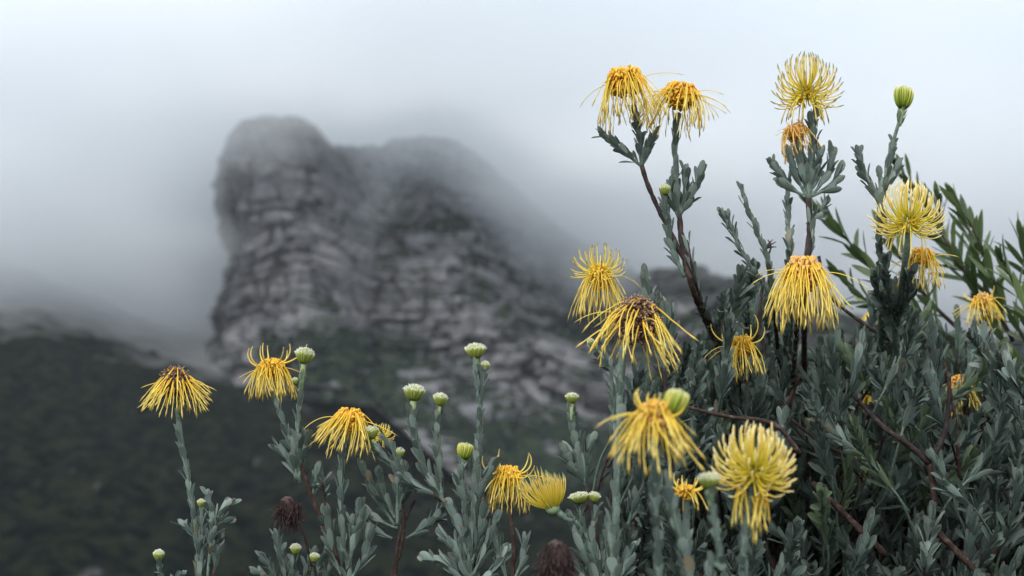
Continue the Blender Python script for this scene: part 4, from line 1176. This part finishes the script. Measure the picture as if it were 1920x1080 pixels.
def bush(name, label, px, d0, seed, poly, branches, layers, density, gaps=(), group=None):
    rg = random.Random(seed)
    g = P(px, 1080, d0)
    root = bpy.data.objects.new(name, None)
    root.location = (g[0], g[1], ground_z(g[0], g[1])); root.empty_display_size = .1
    COL.objects.link(root); tag(root, label, "shrub", group)
    for pts, r, mt, dz in branches:
        b = MB()
        q = [P(x, y, d0 + dz) for x, y in pts]
        pth, L = spline(q, .008)
        n = len(pth)
        rad = np.linspace(r[0], r[1], n) * U(d0) * (1 + .12 * np.sin(np.arange(n) * 1.3) + np.array([rg.uniform(-.1, .1) for _ in range(n)]))
        b.tube(pth, rad, mt, 8, rg.random())
        b.build("branch", [M_BARK, M_BARKR, M_GSTEM], root)
    # trunk down to the ground
    b = MB()
    top = P(px, 1120, d0)
    for k in range(4):
        t_ = P(px + rg.uniform(-190, 190), 1090, d0 + rg.uniform(-.1, .3))
        pth, L = spline([np.array(root.location) + [rg.uniform(-.04, .04), rg.uniform(-.04, .04), -.03], (np.array(root.location) * .5 + t_ * .5) + [rg.uniform(-.06, .06), 0, 0], t_], .02)
        b.tube(pth, np.linspace(.016, .008, len(pth)), k % 2, 8, rg.random())
    b.build("trunk", [M_BARK, M_BARKR], root)
    xs = [q[0] for q in poly]; ys = [q[1] for q in poly]
    shoots = []
    for (dl, stp, lm, mt) in layers:
        y = min(ys)
        while y < (1430 if 0 < dl < .3 else 1130):
            x = min(xs)
            while x < max(xs):
                X = x + rg.uniform(-.5, .5) * stp; Y = y + rg.uniform(-.5, .5) * stp
                if in_poly(X, Y, poly) and not any((X - a) ** 2 / c ** 2 + (Y - b_) ** 2 / e ** 2 < 1 for a, b_, c, e in gaps):
                    shoots.append((X, Y, d0 + dl + rg.uniform(-.08, .08), lm, mt))
                x += stp
            y += stp * .8
    shoots.sort(key=lambda s_: s_[2])
    many = MB()
    for i, (X, Y, d, lm, mt) in enumerate(shoots):
        b = MB() if i < 100 else many
        lean = rg.gauss(0, 58) + (X - px) * .05
        hgt = rg.uniform(85, 150)
        tip = P(X, Y, d - rg.uniform(-.02, .07)); mid = P(X - lean * .35, Y + hgt * .5, d + rg.uniform(-.01, .03)); bs = P(X - lean, Y + hgt, d + rg.uniform(0, .06))
        low = P(X - lean * 1.5 + rg.uniform(-14, 14), Y + hgt * 1.7, d + .08)
        pth, L = spline([low, bs, mid, tip], .006)
        b.tube(pth, np.linspace(3.2, 1.7, len(pth)) * U(d), rg.choice((0, 2, 2)) if d < d0 + .1 else rg.choice((0, 1)), 5, rg.random())
        dense = rg.random()
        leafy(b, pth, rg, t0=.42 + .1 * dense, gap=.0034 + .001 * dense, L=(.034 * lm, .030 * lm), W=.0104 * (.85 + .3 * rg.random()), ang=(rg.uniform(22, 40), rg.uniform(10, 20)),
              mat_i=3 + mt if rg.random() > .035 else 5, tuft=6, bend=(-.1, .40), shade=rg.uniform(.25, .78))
        if i < 100:
            b.build("leafy_shoot", [M_BARK, M_BARKR, M_GSTEM, M_LEAF, M_LEAFD, M_YOUNG], root)
    if many.n:
        o = many.build("foliage", [M_BARK, M_BARKR, M_GSTEM, M_LEAF, M_LEAFD, M_YOUNG], root)
        o["kind"] = "stuff"
    return root

bush("pincushion_shrub", "dense grey green leafy shrub with reddish brown branches filling the lower right corner", 1720, 2.05, 71,
     [(1455, 700), (1462, 560), (1490, 640), (1530, 660), (1560, 600), (1600, 620), (1640, 560), (1660, 520), (1700, 540), (1740, 600), (1765, 575), (1790, 600), (1820, 580), (1850, 620), (1880, 640), (1900, 690), (1960, 660), (2060, 720), (2060, 1450), (1455, 1450)],
     [([(1890, 1130), (1800, 1040), (1752, 985), (1752, 930), (1742, 868)], (7, 5.5), 1, -.11), ([(1742, 868), (1700, 830), (1655, 800), (1598, 738)], (6, 4), 0, -.11), ([(1742, 868), (1768, 820), (1778, 760), (1780, 700)], (5, 3), 0, -.10),
      ([(1660, 1040), (1580, 960), (1524, 905)], (6.5, 5), 1, -.07), ([(1930, 960), (1880, 1010), (1850, 1060)], (6, 6), 1, .02), ([(1600, 860), (1540, 830), (1475, 780)], (4, 3), 0, .0), ([(1500, 700), (1470, 780), (1445, 860), (1440, 980)], (4, 5), 1, .02),
      ([(1700, 660), (1560, 560), (1535, 480)], (4, 3), 0, .04), ([(1800, 900), (1790, 780), (1770, 680)], (4, 3), 1, .03)],
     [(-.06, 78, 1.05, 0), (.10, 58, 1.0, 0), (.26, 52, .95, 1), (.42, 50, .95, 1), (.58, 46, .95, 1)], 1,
     gaps=[(1800, 725, 40, 45), (1640, 600, 26, 22), (1842, 560, 40, 50), (1622, 880, 26, 24), (1632, 745, 20, 22)])

bush("pincushion_shrub", "leafy shrub of narrow grey leaves under the woody fork and blurred blooms", 1330, 2.05, 72,
     [(1175, 720), (1215, 650), (1262, 690), (1300, 640), (1345, 600), (1375, 560), (1395, 500), (1440, 505), (1480, 600), (1480, 1450), (1120, 1450), (1150, 960), (1185, 860)],
     [([(1500, 850), (1450, 795), (1370, 782), (1290, 764)], (4.5, 3), 1, -.16), ([(1480, 1130), (1420, 1000), (1330, 880)], (5, 4), 0, .05), ([(1440, 700), (1425, 600), (1432, 520)], (4, 3), 0, .02)],
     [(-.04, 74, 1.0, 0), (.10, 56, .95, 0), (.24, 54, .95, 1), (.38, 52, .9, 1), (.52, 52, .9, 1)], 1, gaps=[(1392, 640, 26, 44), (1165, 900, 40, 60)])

# ------------------------------------------------------------------ the other shrub behind: long narrow olive leaves
rg = random.Random(5)
root = bpy.data.objects.new("lance_leaved_shrub", None)
g = P(1900, 1080, 2.6); root.location = (g[0], g[1], ground_z(g[0], g[1])); root.empty_display_size = .1
COL.objects.link(root)
tag(root, "shrub with long narrow glossy olive green leaves behind the grey foliage at right", "shrub")
LB = [([(1850, 760), (1760, 640), (1690, 560), (1640, 510), (1580, 440), (1536, 395)], 2.55), ([(1930, 720), (1860, 600), (1810, 510), (1760, 430), (1712, 350), (1690, 320)], 2.6),
      ([(1960, 700), (1900, 600), (1860, 520), (1830, 440), (1796, 380)], 2.55), ([(1990, 720), (1940, 620), (1905, 540), (1880, 490)], 2.5), ([(1860, 560), (1800, 500), (1770, 440), (1760, 380)], 2.65),
      ([(1800, 620), (1740, 560), (1680, 470), (1660, 430)], 2.7), ([(2010, 640), (1960, 560), (1925, 500), (1915, 450)], 2.55), ([(1760, 640), (1700, 600), (1620, 560), (1575, 520)], 2.6), ([(2000, 800), (1950, 740), (1915, 690)], 2.5), ([(1900, 640), (1850, 540), (1830, 470), (1812, 420)], 2.6)]
b = MB(); k = 0
for q in ([(1900, 1150), (1900, 900), (1880, 760)], [(1950, 1150), (1980, 900), (1970, 720)], [(1860, 1150), (1850, 900), (1850, 760)]):
    pth, L = spline([np.array(root.location) - [0, 0, .03]] + [P(x, y, 2.6) for x, y in q], .02)
    b.tube(pth, np.linspace(.014, .007, len(pth)), 0, 7)
b.build("trunk", [M_BARKR], root)
for q, d_ in LB:
    b = MB()
    pth, L = spline([P(x, y, d_ + rg.uniform(-.02, .02)) for x, y in q], .008)
    b.tube(pth, np.linspace(4.2, 1.8, len(pth)) * U(d_), 0, 6)
    leafy(b, pth, rg, t0=.15, gap=.0105, L=(.080, .058), W=.0140, ang=(34, 16), mat_i=1, tuft=4, bend=(-.5, .25), prof=LW_LANCE, fold=.14, spread=10)
    b.build("leafy_branch", [M_BARKR, M_LANCE], root)
